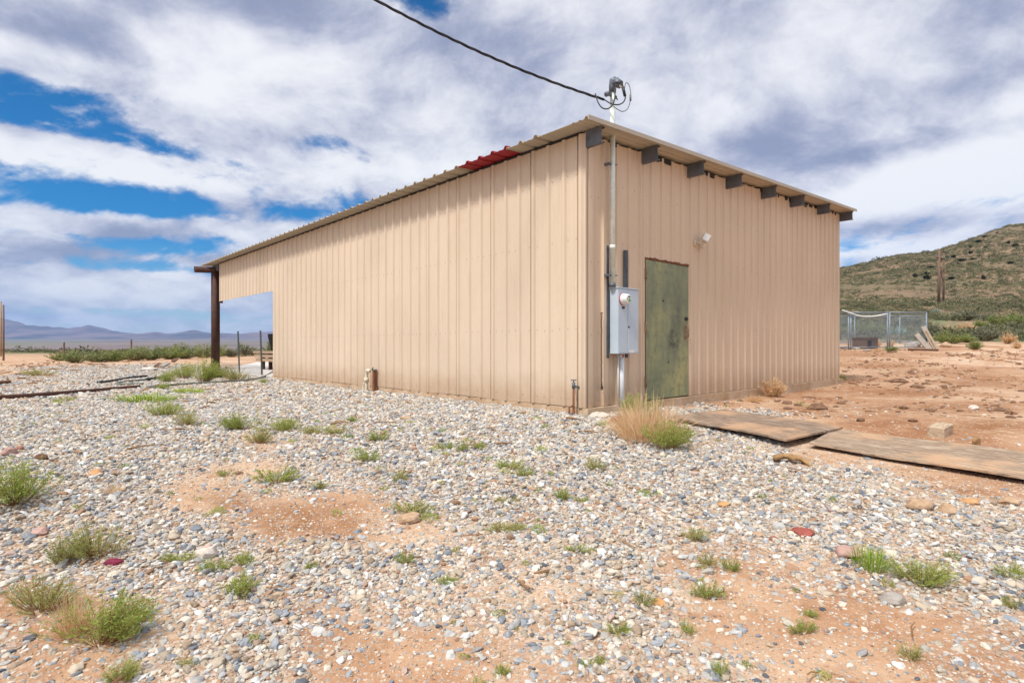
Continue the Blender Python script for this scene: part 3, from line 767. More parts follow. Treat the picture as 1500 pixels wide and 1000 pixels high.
loop([(885, 146, -.03), (892, 150.5, -.12), (898, 153, -.14), (906, 153.5, -.16), (913, 150, -.16), (916, 143, -.15), (915, 137, -.14), (913, 128, -.13), (909, 123, -.1), (903, 121, -.1), (897, 123, -.1)], .0085, 'drip_loop', 'black')
loop([(898, 155, -.1), (904, 160, -.12), (912, 163.5, -.12), (919, 160, -.12), (922.5, 151, -.12), (924, 142, -.12), (923.5, 133, -.12), (921, 124, -.12), (917, 121.5, -.12), (915.5, 126, -.12), (914.5, 132, -.12)], .0055, 'drip_loop', 'hose')
loop([(905, 126, -.12), (908, 120.5, -.13), (911.5, 121, -.13), (913, 128, -.13)], .005, 'drip_loop', 'black')
for (x0, y0, x1, y1, rr0, mt_) in ((912.5, 128, 915.5, 141, .020, 'black'), (923.5, 139, 923.6, 148, .013, 'hose')):
    MB().tube([at(x0, y0, Ym - .14) - pm, at(x1, y1, Ym - .14) - pm], rr0, 10).build('connector', mt_, cab)
# floodlight
sf = wall_s(1018); zf = zat(356, (B(sf, 0))[1])
fl = on_end('floodlight', 'small white floodlight on a stub bracket up the wall right of the green door', 'floodlight', sf, zf)
lathe_y(MB(), [(.003, .055), (-.02, .055), (-.028, .04)], 0, 0, 18).build('mount_plate', 'oldwhite', fl)
MB().tube([(0, -.02, 0), (.015, -.07, -.005), (.03, -.10, -.02), (.035, -.105, -.06), (.045, -.12, -.075)], .021, 10).tube([(.035, -.10, -.055), (.06, -.13, -.085)], [.036, .030], 12).build('bracket', 'oldwhite', fl)
hd = MB(); ax = np.array([.62, -.62, -.48]); ax /= np.linalg.norm(ax); sx = np.array([.70, .71, 0]); sx -= ax * np.dot(ax, sx); sx /= np.linalg.norm(sx); sy = np.cross(ax, sx)
cen = np.array([.06, -.15, .065])
hd.box(cen, (.11, .165, .12), (ax, sx, sy)); head = bev(hd.build('lamp_head', 'white', fl), .012, 3)
MB().box(cen + ax * .057, (.006, .125, .088), (ax, sx, sy)).build('lens', 'darkglass', head)
MB().tube([(.02, -.08, 0), cen - ax * .04], .016, 8).build('knuckle', 'white', fl)
# chain
sc_ = wall_s(881.5, .06)
ch = on_end('rusty_chain', 'rusty chain hanging down the wall between the corner and the meter cabinet', 'chain', sc_, 1.24)
mb = MB(); z = -.02; k = 0
while z > -1.0:
    ax = (1, 0, 0) if k % 2 else (0.25, .97, 0); mb.torus((rng.uniform(-.003, .003), -.055, z), .011, .0042, ax, (0, 0, 1), 12, 6, 1.9); z -= .031; k += 1
mb.build('links', 'chain', ch)
MB().tube([(0, -.042, -.0), (0, -.075, 0.0)], .008, 8).build('nail', 'rust', ch)
MB().torus((0, -.058, -.955), .022, .007, (.9, .43, 0), (0, 0, 1), 14, 6, 1.6).torus((.003, -.058, -.99), .018, .006, (1, 0, 0), (0, 0, 1), 14, 6, 1.5).build('hook', 'chain', ch)

# ------------------------------------------------------------------ at the foot of the side wall
t_ = wall_t(839); p = B(-.10, t_ - .1); gz = hgt(p[0], p[1])
sp_ = thing('standpipe', 'thin rusty standpipe with a tap beside the building corner', 'water tap', (p[0], p[1], gz), ROT)
zt = zat(560, p[1]) - gz
MB().tube([(0, 0, -.15), (0, 0, .05), (.0, 0, zt - .06)], .015, 10).tube([(0, 0, -.05), (0, 0, .07)], .019, 10).build('pipe', 'rust', sp_)
MB().tube([(0, 0, zt - .075), (0, 0, zt)], .022, 10).tube([(0, 0, zt - .05), (.06, -.03, zt - .055), (.075, -.035, zt - .08)], .012, 8).tube([(0, 0, zt), (0, 0, zt + .03)], .007, 8).build('tap', 'strut', sp_)
MB().torus((0, 0, zt + .032), .034, .007, (1, 0, 0), (0, 1, 0), 14, 6).tube([(-.03, 0, zt + .032), (.03, 0, zt + .032)], .005, 6).build('tap_wheel', 'strut', sp_)
MB().tube([(-.06, .02, -.1), (-.06, .02, .11)], .012, 8).tube([(-.06, .02, .11), (.0, .0, .13)], .010, 8).build('branch_pipe', 'rust', sp_)
t_ = wall_t(551); p = B(-.13, t_); gz = hgt(p[0], p[1])
pv = thing('pipe_stub', 'white plastic pipe elbow rising beside a rusty box at the foot of the side wall', 'pipe', (p[0], p[1], gz), ROT)
k_ = p[1] / F; top = zat(540, p[1]) - gz
bev(MB().span((.01, -.125, -.1), (.075, -.055, top - .035)).build('rusty_box', 'rust', pv), .01)
MB().span((.005, -.13, top - .034), (.08, -.05, top - .01)).tube([(.0, -.07, top - .01), (.0, -.12, top + .03)], .012, 8).build('box_lid', 'strut', pv)
MB().tube(spline([(-.05, .06, -.1), (-.05, .06, top * .55), (-.05, .05, top - .07), (-.05, .0, top - .03), (-.04, -.06, top - .05)]), .034, 12).tube([(-.05, .06, top * .42), (-.05, .06, top * .62)], .046, 12).build('pipe', 'oldwhite', pv)
MB().tube(spline([(-.05, .17, -.1), (-.05, .17, top * .18), (-.05, .14, top * .34), (-.05, .06, top * .42)]), .030, 12).build('branch_pipe', 'oldwhite', pv)
# ------------------------------------------------------------------ boards, timber and scrap on the ground
def gnear(px, py, dz): return G(px, py, dz)
def board(name, label, pts, th, mat, gap, group=None, cat='board'):
    """a sheet of plywood: pts = its four top corners (near-left, near-right, far-right, far-left)"""
    P = [np.array(p, float) for p in pts]
    c = sum(P) / 4; ex = (P[1] - P[0] + P[2] - P[3]) / 2; a = math.atan2(ex[1], ex[0])
    Lx = np.linalg.norm(ex[:2]); ey = (P[3] - P[0] + P[2] - P[1]) / 2
    ux = np.array([math.cos(a), math.sin(a)]); uy = np.array([-ux[1], ux[0]]); Wy = abs(np.dot(ey[:2], uy))
    n, m = 28, 8; mb = MB(); r_ = np.random.default_rng(len(label))
    zc = np.mean([hgt(*(c[:2] + ux * q)) for q in np.linspace(-Lx / 2, Lx / 2, 9)])
    slope = (hgt(*(c[:2] + ux * Lx * .45)) - hgt(*(c[:2] - ux * Lx * .45))) / (Lx * .9)
    sl2 = (hgt(*(c[:2] + uy * Wy * .4)) - hgt(*(c[:2] - uy * Wy * .4))) / (Wy * .8)
    top = np.zeros((n + 1, m + 1), int); bot = np.zeros((n + 1, m + 1), int)
    for i in range(n + 1):
        for j in range(m + 1):
            x = (i / n - .5) * Lx; y = (j / m - .5) * Wy
            ed = .010 * vn(np.array([i * .9]), np.array([j * 3.1]), 5)[0]
            if j == 0: y += ed * 1.6
            if i in (0, n): x += ed * (1 if i == 0 else -1)
            z = gap + x * slope + y * sl2 + .020 * math.sin(x * 1.6 + 1) * (y / Wy + .3) + .006 * math.sin(x * 5)
            top[i, j] = mb.addv([(x, y, z + th)]); bot[i, j] = mb.addv([(x, y, z)])
    for i in range(n):
        for j in range(m):
            mb.face((top[i, j], top[i + 1, j], top[i + 1, j + 1], top[i, j + 1])); mb.face((bot[i, j], bot[i, j + 1], bot[i + 1, j + 1], bot[i + 1, j]))
        mb.face((bot[i, 0], bot[i + 1, 0], top[i + 1, 0], top[i, 0])); mb.face((top[i, m], top[i + 1, m], bot[i + 1, m], bot[i, m]))
    for j in range(m):
        mb.face((top[0, j], top[0, j + 1], bot[0, j + 1], bot[0, j])); mb.face((bot[n, j], bot[n, j + 1], top[n, j + 1], top[n, j]))
    o = mb.build(name, mat); o.location = (c[0], c[1], zc); o.rotation_euler = (0, 0, a)
    tag(o, label, cat, group); return o
hb = .075
board('plywood_sheet', 'grey weathered plywood walkway sheet running out from the green door', [gnear(1008, 616, hb), gnear(1157, 646, hb), gnear(1231, 627, hb), gnear(1032, 599, hb)], .018, 'ply1', .062, 'plywood sheets laid as a walkway')
board('plywood_sheet', 'paler plywood walkway sheet lying beyond the grey one towards the right edge', [gnear(1176, 644, hb), gnear(1560, 707, hb), gnear(1600, 674, hb), gnear(1232, 627, hb)], .018, 'ply2', .040, 'plywood sheets laid as a walkway')
# timber block
p = G(1374, 644); a = math.atan2(.36, 1)
p0 = G(1368, 643); p1 = G(1399, 627); e = p1 - p0; a = math.atan2(e[1], e[0])
o = MB().span((0, -.075, -.02), (.36, .075, .115)).build('timber_block', 'blockwood'); bev(o, .012, 2)
o.location = (p0[0] + .06, p0[1] + .06, p0[2]); o.rotation_euler = (R(2), R(-2), a)
tag(o, 'cut block of squared timber lying on the red dirt behind the pale plywood', 'timber block')
# bark
p = G(1160, 678); mb = MB()
for i in range(15):
    x = (i / 14 - .5) * .30
    w = .035 + .022 * math.sin(i * 1.1); zc = .055 - 1.7 * x * x - .12 * x
    mb.addv([(x, -w, zc - .02), (x, -w * .6, zc + .012), (x, 0, zc + .026), (x, w * .6, zc + .016), (x, w, zc - .012), (x, w * .5, zc - .004), (x, 0, zc + .002), (x, -w * .5, zc - .01)])
for i in range(14):
    for k in range(8): mb.face((i * 8 + k, (i + 1) * 8 + k, (i + 1) * 8 + (k + 1) % 8, i * 8 + (k + 1) % 8), True)
mb.face(range(8)); mb.face(range(112, 120))
o = mb.build('bark_piece', 'bark'); o.location = tuple(p); o.rotation_euler = (0, 0, R(-22)); tag(o, 'curled strip of brown bark on the gravel in front of the plywood walkway', 'bark')

def rock(px, py, w, h, mat, label, name='rock', cat='rock', group=None, depth=.75, seed=0, flat=1.0, sink=.20):
    p = G(px, py); k = p[1] / F * .90; W = w * k; Hh = h * k
    r_ = np.random.default_rng(seed + int(px))
    import bmesh
    bm = bmesh.new(); bmesh.ops.create_icosphere(bm, subdivisions=4, radius=1)
    dirs = r_.normal(size=(14, 3)); dirs /= np.linalg.norm(dirs, axis=1)[:, None]; cut = r_.uniform(.62, .95, 14)
    for v in bm.verts:
        q = np.array(v.co)
        for d_, c_ in zip(dirs, cut):
            e_ = q @ d_
            if e_ > c_: q = q - d_ * (e_ - c_) * .85
        q = q * (1 + .10 * r_.normal() * .3)
        q = q * (1 + .16 * float(fbm(np.array([q[0] * 2.1 + seed]), np.array([q[1] * 2.1 + q[2] * 1.7 + seed * 3]), seed, 4)[0]))
        v.co = (q[0] * W / 2 * 1.1, q[1] * W / 2 * depth * 1.1, (q[2] * .5 * 1.15 + .5 - sink) * Hh * flat)
    me = bpy.data.meshes.new(name); bm.to_mesh(me); bm.free(); me.materials.append(MT[mat])
    me.polygons.foreach_set('use_smooth', [True] * len(me.polygons))
    o = bpy.data.objects.new(name, me); col.objects.link(o); o.location = (p[0], p[1] + W * depth * .3, p[2]); o.rotation_euler = (0, 0, r_.uniform(-.4, .4))
    tag(o, label, cat, group); return o
rock(1352, 747, 44, 20, 'tan_rock', 'flat tan rock on the gravel below the pale plywood sheet')
rock(1393, 752, 30, 18, 'tan_rock', 'rounded tan rock just right of the flat tan one', seed=2)
rock(1484, 739, 34, 12, 'tan_rock', 'flat tan stone at the right edge of the gravel', seed=3)
rock(1424, 738, 26, 10, 'orange_rock', 'small orange stone between the tan rocks and the right edge', seed=4)
rock(1178, 785, 36, 13, 'redscrap', 'flat dark red stone on the gravel right of centre', 'flat_stone', 'stone', seed=5)
rock(1247, 818, 44, 20, 'pink_rock', 'pinkish half buried rock left of the bright green grass tuft', seed=6)
rock(1312, 886, 40, 20, 'grey_rock', 'dull brown rock in the dirt below the widest green weed', seed=7)
rock(600, 766, 44, 17, 'tan_rock', 'tan rock lying in a fringe of low green weed left of centre', seed=8)
rock(137, 697, 25, 11, 'orange_rock', 'orange stone on the gravel at the left', seed=9)
rock(57, 675, 17, 13, 'brown_rock', 'dark brown stone above the weed at the left edge', seed=10)
rock(26, 660, 14, 10, 'rust_rock', 'small rust red stone near the left edge', seed=11)
rock(8, 668, 22, 16, 'pink_rock', 'pink stone at the left edge above the tall weed', seed=12)
rock(55, 783, 28, 12, 'pink_rock', 'pinkish flat stone above the olive weed at the left', seed=13)
rock(300, 818, 36, 22, 'pale_rock', 'large whitish rock among the small weeds at lower left', seed=14)
rock(632, 582, 28, 9, 'tan_rock', 'tan rock at the foot of the side wall', seed=15)
rock(594, 615, 24, 8, 'tan_rock', 'flat tan rock on the gravel out from the side wall', seed=16)
rock(879, 613, 34, 13, 'pale_rock', 'pale rock by the dark footing at the building corner', seed=17)
rock(909, 623, 34, 17, 'rust_rock', 'reddish brown rock between the corner and the dry bush', seed=18)
rock(1062, 742, 20, 9, 'orange_rock', 'small orange brown stone in the middle of the right gravel', seed=19)
rock(1112, 785, 18, 8, 'tan_rock', 'small tan stone left of the dark red one', seed=20)
rock(968, 888, 20, 13, 'orange_rock', 'orange stone beside a small weed at lower centre right', seed=21)
rock(1135, 792, 14, 8, 'rust_rock', 'small rusty stone near the dark red one', seed=22)
rock(1262, 617, 15, 7, 'brown_rock', 'dark clod of earth left of the timber block', 'clod', 'clod', seed=23)
rock(1326, 599, 16, 6, 'brown_rock', 'dark clod on the red dirt farther right', 'clod', 'clod', seed=24)
rock(1340, 618, 14, 6, 'brown_rock', 'small dark clod directly behind the timber block', 'clod', 'clod', seed=25)
rock(1468, 602, 18, 6, 'brown_rock', 'dark clod on the dirt at the right edge', 'clod', 'clod', seed=26)
rock(1428, 600, 17, 9, 'pale_rock', 'whitish stone on the red dirt at the right', seed=27)
rock(1432, 652, 18, 16, 'bark', 'brown bark chip standing at the right end of the timber block', 'bark_chip', 'bark', seed=28, depth=.3)
rock(163, 828, 26, 11, 'magenta', 'crimson scrap of plastic on the gravel beside the olive weed', 'plastic_scrap', 'scrap', seed=29, depth=.6)
rock(857, 606, 26, 16, 'char', 'blackened lump of footing under the building corner', 'footing_lump', 'footing', seed=30, depth=1.0)
rock(843, 604, 11, 10, 'pale_rock', 'pale stone by the foot of the rusty standpipe', seed=31)
rock(1240, 511, 16, 5, 'grey_rock', 'grey stone at the left foot of the dog kennel', seed=32)
rock(1256, 512, 14, 5, 'pale_rock', 'pale stone before the wooden dog house', seed=33)
rock(1272, 514, 14, 4, 'grey_rock', 'low grey stone at the right foot of the dog house', seed=34)
rock(1341, 509, 26, 13, 'grey_rock', 'large grey boulder inside the right end of the dog kennel', 'boulder', seed=35)
rock(1388, 508, 18, 9, 'tan_rock', 'tan boulder among shrubs right of the dog kennel', 'boulder', seed=36)

# red dirt-stained pipe, logs, hoses
def gpath(pix, dz, n=6):
    return spline([G(x, y) + np.array([0, 0, dz]) for x, y in pix], n)
def gtube(name, label, cat, pix, r, mat, dz=None, group=None, n=6, sides=10):
    P = gpath(pix, r * .7 if dz is None else dz, n); o_ = P[0].copy()
    o = MB().tube([q - o_ for q in P], r, sides).build(name, mat); o.location = tuple(o_); return tag(o, label, cat, group)
gtube('rusty_pipe', 'long rusty pipe lying across the gravel at the left', 'pipe', [(-60, 589), (60, 581), (204, 569)], .045, 'darkrust', n=10)
gtube('log', 'grey log lying at the edge of the red dirt at left', 'log', [(150, 530), (172, 527.5), (193, 525.5)], .13, 'greywood', .10)
gtube('hose', 'dark hose curving over the gravel from the fence post to the left', 'hose', [(400, 546), (388, 553), (372, 557.5), (340, 560.5), (300, 563), (255, 566), (215, 570)], .022, 'hose', .045)
gtube('hose', 'black hose lying in a long arc above the rusty pipe', 'hose', [(143, 563), (165, 560), (190, 555.5), (215, 553)], .026, 'black', .05)
gtube('hose', 'thin hose end curling beside the rusty pipe tip', 'hose', [(260, 551), (235, 556), (215, 558), (190, 560.5), (172, 563), (176, 565), (210, 564.5)], .022, 'hose', .045)
gtube('iron_bar', 'dark iron bar half hidden in weeds near the bay post', 'bar', [(214, 559), (236, 555.5), (258, 550)], .035, 'black', .06)
gtube('plank', 'short dark plank lying at the left edge of the gravel', 'plank', [(-30, 565), (14, 562)], .05, 'darkwood', .04)
for i, (a, b, lab) in enumerate((((222, 540), (240, 536), 'dark broken board leaning in the scrap pile left of the bay post'), ((228, 541.5), (253, 537), 'brown board lying lowest in the scrap pile'), ((244, 535.5), (266, 531), 'black board at the right end of the scrap pile'))):
    A = G(*a); Bb = G(*b); c = (A + Bb) / 2; e = Bb - A
    o = MB().box((0, 0, 0), (min(1.1, np.linalg.norm(e[:2])), .16, .07)).build('scrap_board', ('darkwood', 'greywood', 'darkwood')[i]); bev(o, .01)
    o.location = (c[0], c[1], c[2] + .08 + .05 * i); o.rotation_euler = (R(12), R(-5), math.atan2(e[1], e[0])); tag(o, lab, 'board', 'boards of the scrap pile')
rock(215, 543, 26, 8, 'pale_rock', 'whitish slab of broken concrete by the scrap pile', 'concrete_chunk', 'concrete', seed=40)

# concrete pad beyond the open bay
pad = [G(276, 539.5, .02), G(330, 545, .02), G(420, 547, .02), G(420, 530, .02), G(330, 531, .02)]
mb = MB(); mb.prism([(q[0], q[1], .035) for q in [(-10.6, 21.5), (-8.6, 18.6), (-5.0, 15.9), (-2.5, 18.0), (-7.0, 27.5), (-12.3, 27.0)]], (0, 0, -.3)); o = mb.build('concrete_pad', 'slab'); o['kind'] = 'structure'

# wire fence across the open bay
fb = [B(.02, wall_t(350)), B(.02, wall_t(383))]
wf = thing('wire_fence', 'low wire mesh fence on two dark steel posts across the open bay', 'fence', fb[0])
def tpost(P, top, lean=(0, 0), base=-.2):
    q = P - fb[0]; mb = MB(); a = np.array([q[0], q[1], base]); b = np.array([q[0] + lean[0], q[1] + lean[1], top])
    for dx, dy, w_, h_ in ((0, 0, .045, .012), (0, .012, .012, .035)):
        mb.prism([a + (dx - w_ / 2, dy - h_ / 2, 0), a + (dx + w_ / 2, dy - h_ / 2, 0), a + (dx + w_ / 2, dy + h_ / 2, 0), a + (dx - w_ / 2, dy + h_ / 2, 0)], b - a)
    return mb.build('fence_post', 'fence', wf)
tpost(fb[0], zat(485, fb[0][1]), (-.06, .02)); tpost(fb[1], zat(484, fb[1][1]), (-.05, .0))
mb = MB(); A = B(.03, wall_t(323)) - fb[0]; Bq = B(.03, wall_t(384)) - fb[0]
ztop = zat(533, fb[0][1]); n = 60
for i in range(n + 1):
    q = A + (Bq - A) * i / n; mb.tube([(q[0], q[1], -.02), (q[0], q[1], ztop + .0)], .0022, 4, False)
for j in range(8):
    z = .0 + (ztop) * j / 7; mb.tube([A + (0, 0, z), Bq + (0, 0, z)], .0022, 4, False)
mb.build('wire_mesh', 'wire', wf)

# timber bench with a black tub, seen through the bay
tb0 = at(401, 520, 18.2)
tz = hgt(tb0[0], tb0[1]); 
bench = thing('timber_bench', 'rough timber bench with plank top half hidden by the wall end', 'bench', (tb0[0], tb0[1], max(tz, -.01)), ROT)
k_ = 18.2 / F; zt1 = zat(514, 18.2) - max(tz, -.01)
MB().span((-.35, -.9, zt1 - .07), (.25, .9, zt1)).build('seat_plank', 'wood', bench)
MB().span((-.32, -.85, zt1 - .20), (.22, .85, zt1 - .105)).build('lower_plank', 'wood', bench)
MB().span((-.30, -.80, zt1 - .33), (.20, .80, zt1 - .24)).build('lower_plank', 'wood', bench)
for (x, y) in ((-.12, -.62), (-.12, .62), (.12, -.62), (.12, .62)):
    MB().span((x - .05, y - .05, -.05), (x + .05, y + .05, zt1 - .072)).build('leg', 'darkwood', bench)
c = at(401.5, 513.5, 18.1)
tub = thing('black_tub', 'black tapered tub standing on the timber bench', 'tub', c, 0)
hh = (513 - 489) * 18.1 / F; rt = 8.5 * 18.1 / F
mb = MB(); prof = [(0, rt * .50), (hh * .25, rt * .62), (hh * .8, rt * .98), (hh, rt * 1.02), (hh, rt * .95), (hh * .3, rt * .58)]; n = 24; oo = [mb.addv([(r_ * math.cos(2 * math.pi * k / n), r_ * math.sin(2 * math.pi * k / n), z) for k in range(n)]) for z, r_ in prof]
for i in range(len(prof) - 1):
    for k in range(n): mb.face((oo[i] + k, oo[i] + (k + 1) % n, oo[i + 1] + (k + 1) % n, oo[i + 1] + k), True)
mb.face([oo[0] + k for k in range(n)][::-1]); mb.face([oo[-1] + k for k in range(n)])
mb.build('bucket', 'black', tub); MB().torus((0, 0, hh), rt * 1.0, .012, (1, 0, 0), (0, 1, 0), 24, 6).build('rim', 'black', tub)

# ------------------------------------------------------------------ poles and fence posts at the left
def pole(name, label, px, pyb, pyt, wpx, mat, group=None, cat='pole', Y=None):
    p = G(px, pyb) if Y is None else np.array([(px - CX) / F * Y, Y, hgt((px - CX) / F * Y, Y)])
    hgt_ = (pyb - pyt) / F * p[1]; r = wpx / F * p[1] / 2
    o = thing(name, label, cat, p, 0, group)
    MB().tube([(0, 0, -.5), (0, 0, hgt_ * .5), (0, 0, hgt_)], [r * 1.1, r, r * .85], 12).build('shaft', mat, o)
    MB().tube([(0, 0, hgt_), (0, 0, hgt_ + r * .35)], [r * .9, r * .5], 12).build('cap', 'darkwood', o)
    return o
pole('gate_pole', 'dark wooden pole at the far left edge, the nearer brown one of two', 5.2, 528, 447, 2.4, 'pole', 'pole pair at the left edge')
pole('gate_pole', 'yellowish wooden pole cut by the left edge of the view', 1.5, 522, 442, 2.0, 'yellowpole', 'pole pair at the left edge')
for px, pb, pt_, lab in ((94, 524, 501, 'rusty fence post sticking up from the bush row, nearer the left edge'), (192.5, 524, 497, 'thin fence post sticking up behind the bush row, nearer the bay post')):
    Y = 39; x = (px - CX) / F * Y; z0 = hgt(x, Y); o = thing('fence_post', lab, 'fence post', (x, Y, z0), 0, 'fence posts in the bush row')
    zt = zat(pt_, Y) - z0
    MB().span((-.035, -.035, -.2), (.035, .035, zt)).build('shaft', 'fencerust', o); MB().span((-.05, -.045, zt - .25), (.05, -.036, zt - .18)).build('clip', 'fence', o)

# ------------------------------------------------------------------ dog kennel
KY = 27.5
def kp(px, Y): x = (px - CX) / F * Y; return np.array([x, Y, hgt(x, Y)])
K0 = kp(1243, KY)
ken = thing('dog_kennel', 'grey chain link dog kennel panels in front of the hillside', 'kennel', K0)
ztop = zat(457.5, KY) - K0[2]
corners = [kp(1196, KY), kp(1243, KY), kp(1300, KY), kp(1357, KY), kp(1358, KY + 3.6), kp(1318, KY + 3.6), kp(1252, KY + 3.6), kp(1200, KY + 3.6)]
cs = [c - K0 for c in corners]
def rail(a, b, r=.03): return MB().tube([a, b], r, 8).build('rail', 'kennel', ken)
for i, c in enumerate(cs):
    dbl = (0, .11) if i in (1, 2) else (0,)
    for dx in dbl: MB().tube([c + (dx, 0, -.3 - c[2]), c + (dx, 0, ztop - c[2])], .032, 8).build('post', 'kennel', ken)
pairs = [(0, 1), (1, 2), (2, 3), (3, 4), (4, 5), (5, 6), (6, 7)]
for a, b in pairs:
    pa, pb = cs[a].copy(), cs[b].copy(); pa[2] = pb[2] = ztop; rail(pa, pb)
    qa, qb = cs[a].copy(), cs[b].copy(); qa[2] += .12; qb[2] += .12; rail(qa, qb, .024)
    mb = MB(); L = np.linalg.norm((pb - pa)[:2]); hgt_ = ztop - .1; stp = .10; k = -hgt_
    while k < L:
        for sgn in (1, -1):
            x0, x1 = k, k + hgt_; z0, z1 = (.1, ztop) if sgn > 0 else (ztop, .1)
            if x0 < 0: z0 = z0 + (z1 - z0) * (-x0 / hgt_); x0 = 0
            if x1 > L: z1 = z0 + (z1 - z0) * ((L - x0) / (x1 - x0)); x1 = L
            if x1 > x0:
                A_ = pa + (pb - pa) * (x0 / L); B_ = pa + (pb - pa) * (x1 / L); A_[2] = z0; B_[2] = z1; mb.tube([A_, B_], .0035, 3, False, False)
        k += stp
    mb.build('chain_link_mesh', 'kennel', ken)
# drooping white pipe tied to the kennel top
P = [at(1234, 454, KY - .1), at(1248, 459, KY - .1), at(1262, 463, KY - .1), at(1280, 463, KY - .1), at(1299, 459.5, KY - .1)]
o = MB().tube([q - P[0] for q in spline(P)], .028, 8).build('drooping_pipe', 'white'); o.location = tuple(P[0]); tag(o, 'thin white pipe drooping along the top of the dog kennel', 'pipe')
# dog house
p = kp(1267, 28.3); dh = thing('dog_house', 'small brown wooden dog house standing inside the kennel', 'dog house', p, R(24))
W_, D_, Hh = .86, .75, .50
mb = MB(); mb.span((-W_ / 2, -D_ / 2, -.1), (-W_ / 2 + .10, -D_ / 2 + .03, Hh)).span((-W_ / 2 + .38, -D_ / 2, -.1), (W_ / 2, -D_ / 2 + .03, Hh)).span((-W_ / 2 + .10, -D_ / 2, Hh - .10), (-W_ / 2 + .38, -D_ / 2 + .03, Hh))
mb.span((-W_ / 2, D_ / 2 - .03, -.1), (W_ / 2, D_ / 2, Hh)).span((-W_ / 2, -D_ / 2 + .03, -.1), (-W_ / 2 + .03, D_ / 2 - .03, Hh)).span((W_ / 2 - .03, -D_ / 2 + .03, -.1), (W_ / 2, D_ / 2 - .03, Hh)).build('walls', 'darkwood', dh)
MB().box((0, 0, Hh + .03), (W_ + .14, D_ + .16, .05)).build('roof', 'darkwood', dh)
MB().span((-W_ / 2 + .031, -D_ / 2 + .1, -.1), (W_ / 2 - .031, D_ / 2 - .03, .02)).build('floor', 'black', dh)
# two slabs leaning on the kennel
for i, (b, t, lab) in enumerate(((( 1363, 511.5), (1342, 489), 'short grey plank leaning on the right end of the kennel'), ((1372, 512), (1352, 478), 'taller split plank leaning beside the short grey one'))):
    Y = KY - .35; a0 = at(b[0], b[1], Y); a0[2] = hgt(a0[0], a0[1]) - .03; a1 = at(t[0], t[1], Y + .3); e = a1 - a0; L = np.linalg.norm(e); ez = e / L; ey = np.array([0, 1., 0]); ey -= ez * np.dot(ez, ey); ey /= np.linalg.norm(ey); ex = np.cross(ey, ez)
    o = MB().box(ez * L / 2, (.24, .06, L), (ex, ey, ez)).build('leaning_plank', 'greywood'); bev(o, .01); o.location = tuple(a0); tag(o, lab, 'plank', 'planks leaning on the kennel')
    if i: 
        s_ = MB().box(ez * L * .45 - ex * .02 - ey * .034, (.07, .012, L * .75), (ex, ey, ez)).build('split', 'bark', o)
# scrap timber in front of kennel
gtube('scrap_rail', 'dark rail lying on the dirt below the kennel', 'rail', [(1330, 513), (1352, 513.5), (1374, 514)], .05, 'darkwood', .05)

# ------------------------------------------------------------------ H-frame power pole on the slope
pA = G(1375.3, 446); 
HP = thing('power_pole', 'rusty brown two legged power pole with a crossarm on the hillside', 'power pole', pA)
Yp = pA[1]
def pp(px, py, dy=0): return at(px, py, Yp + dy) - pA
MB().tube([pp(1375.3, 449), pp(1375.6, 366)], [.22, .17], 8).build('leg', 'pole', HP)
MB().tube([pp(1382, 447, 1), pp(1382.6, 372, 1)], [.16, .12], 8).build('leg', 'pole', HP)
MB().tube([pp(1371, 376), pp(1384, 379.5)], .17, 8).build('crossarm', 'pole', HP)
MB().tube([pp(1371.5, 369.2), pp(1384, 368.4)], .06, 8).build('crossarm', 'pole', HP)
for a, b in (((1375.8, 392), (1380, 405)), ((1382.4, 392), (1377, 398)), ((1376, 398), (1382, 412))):
    MB().tube([pp(*a), pp(*b)], .08, 6).build('brace', 'pole', HP)
for x in (1371.4, 1379, 1383.6):
    MB().tube([pp(x, 376 + (x - 1371) * .27), pp(x, 372.5 + (x - 1371) * .27)], .07, 6).build('insulator', 'strut', HP)
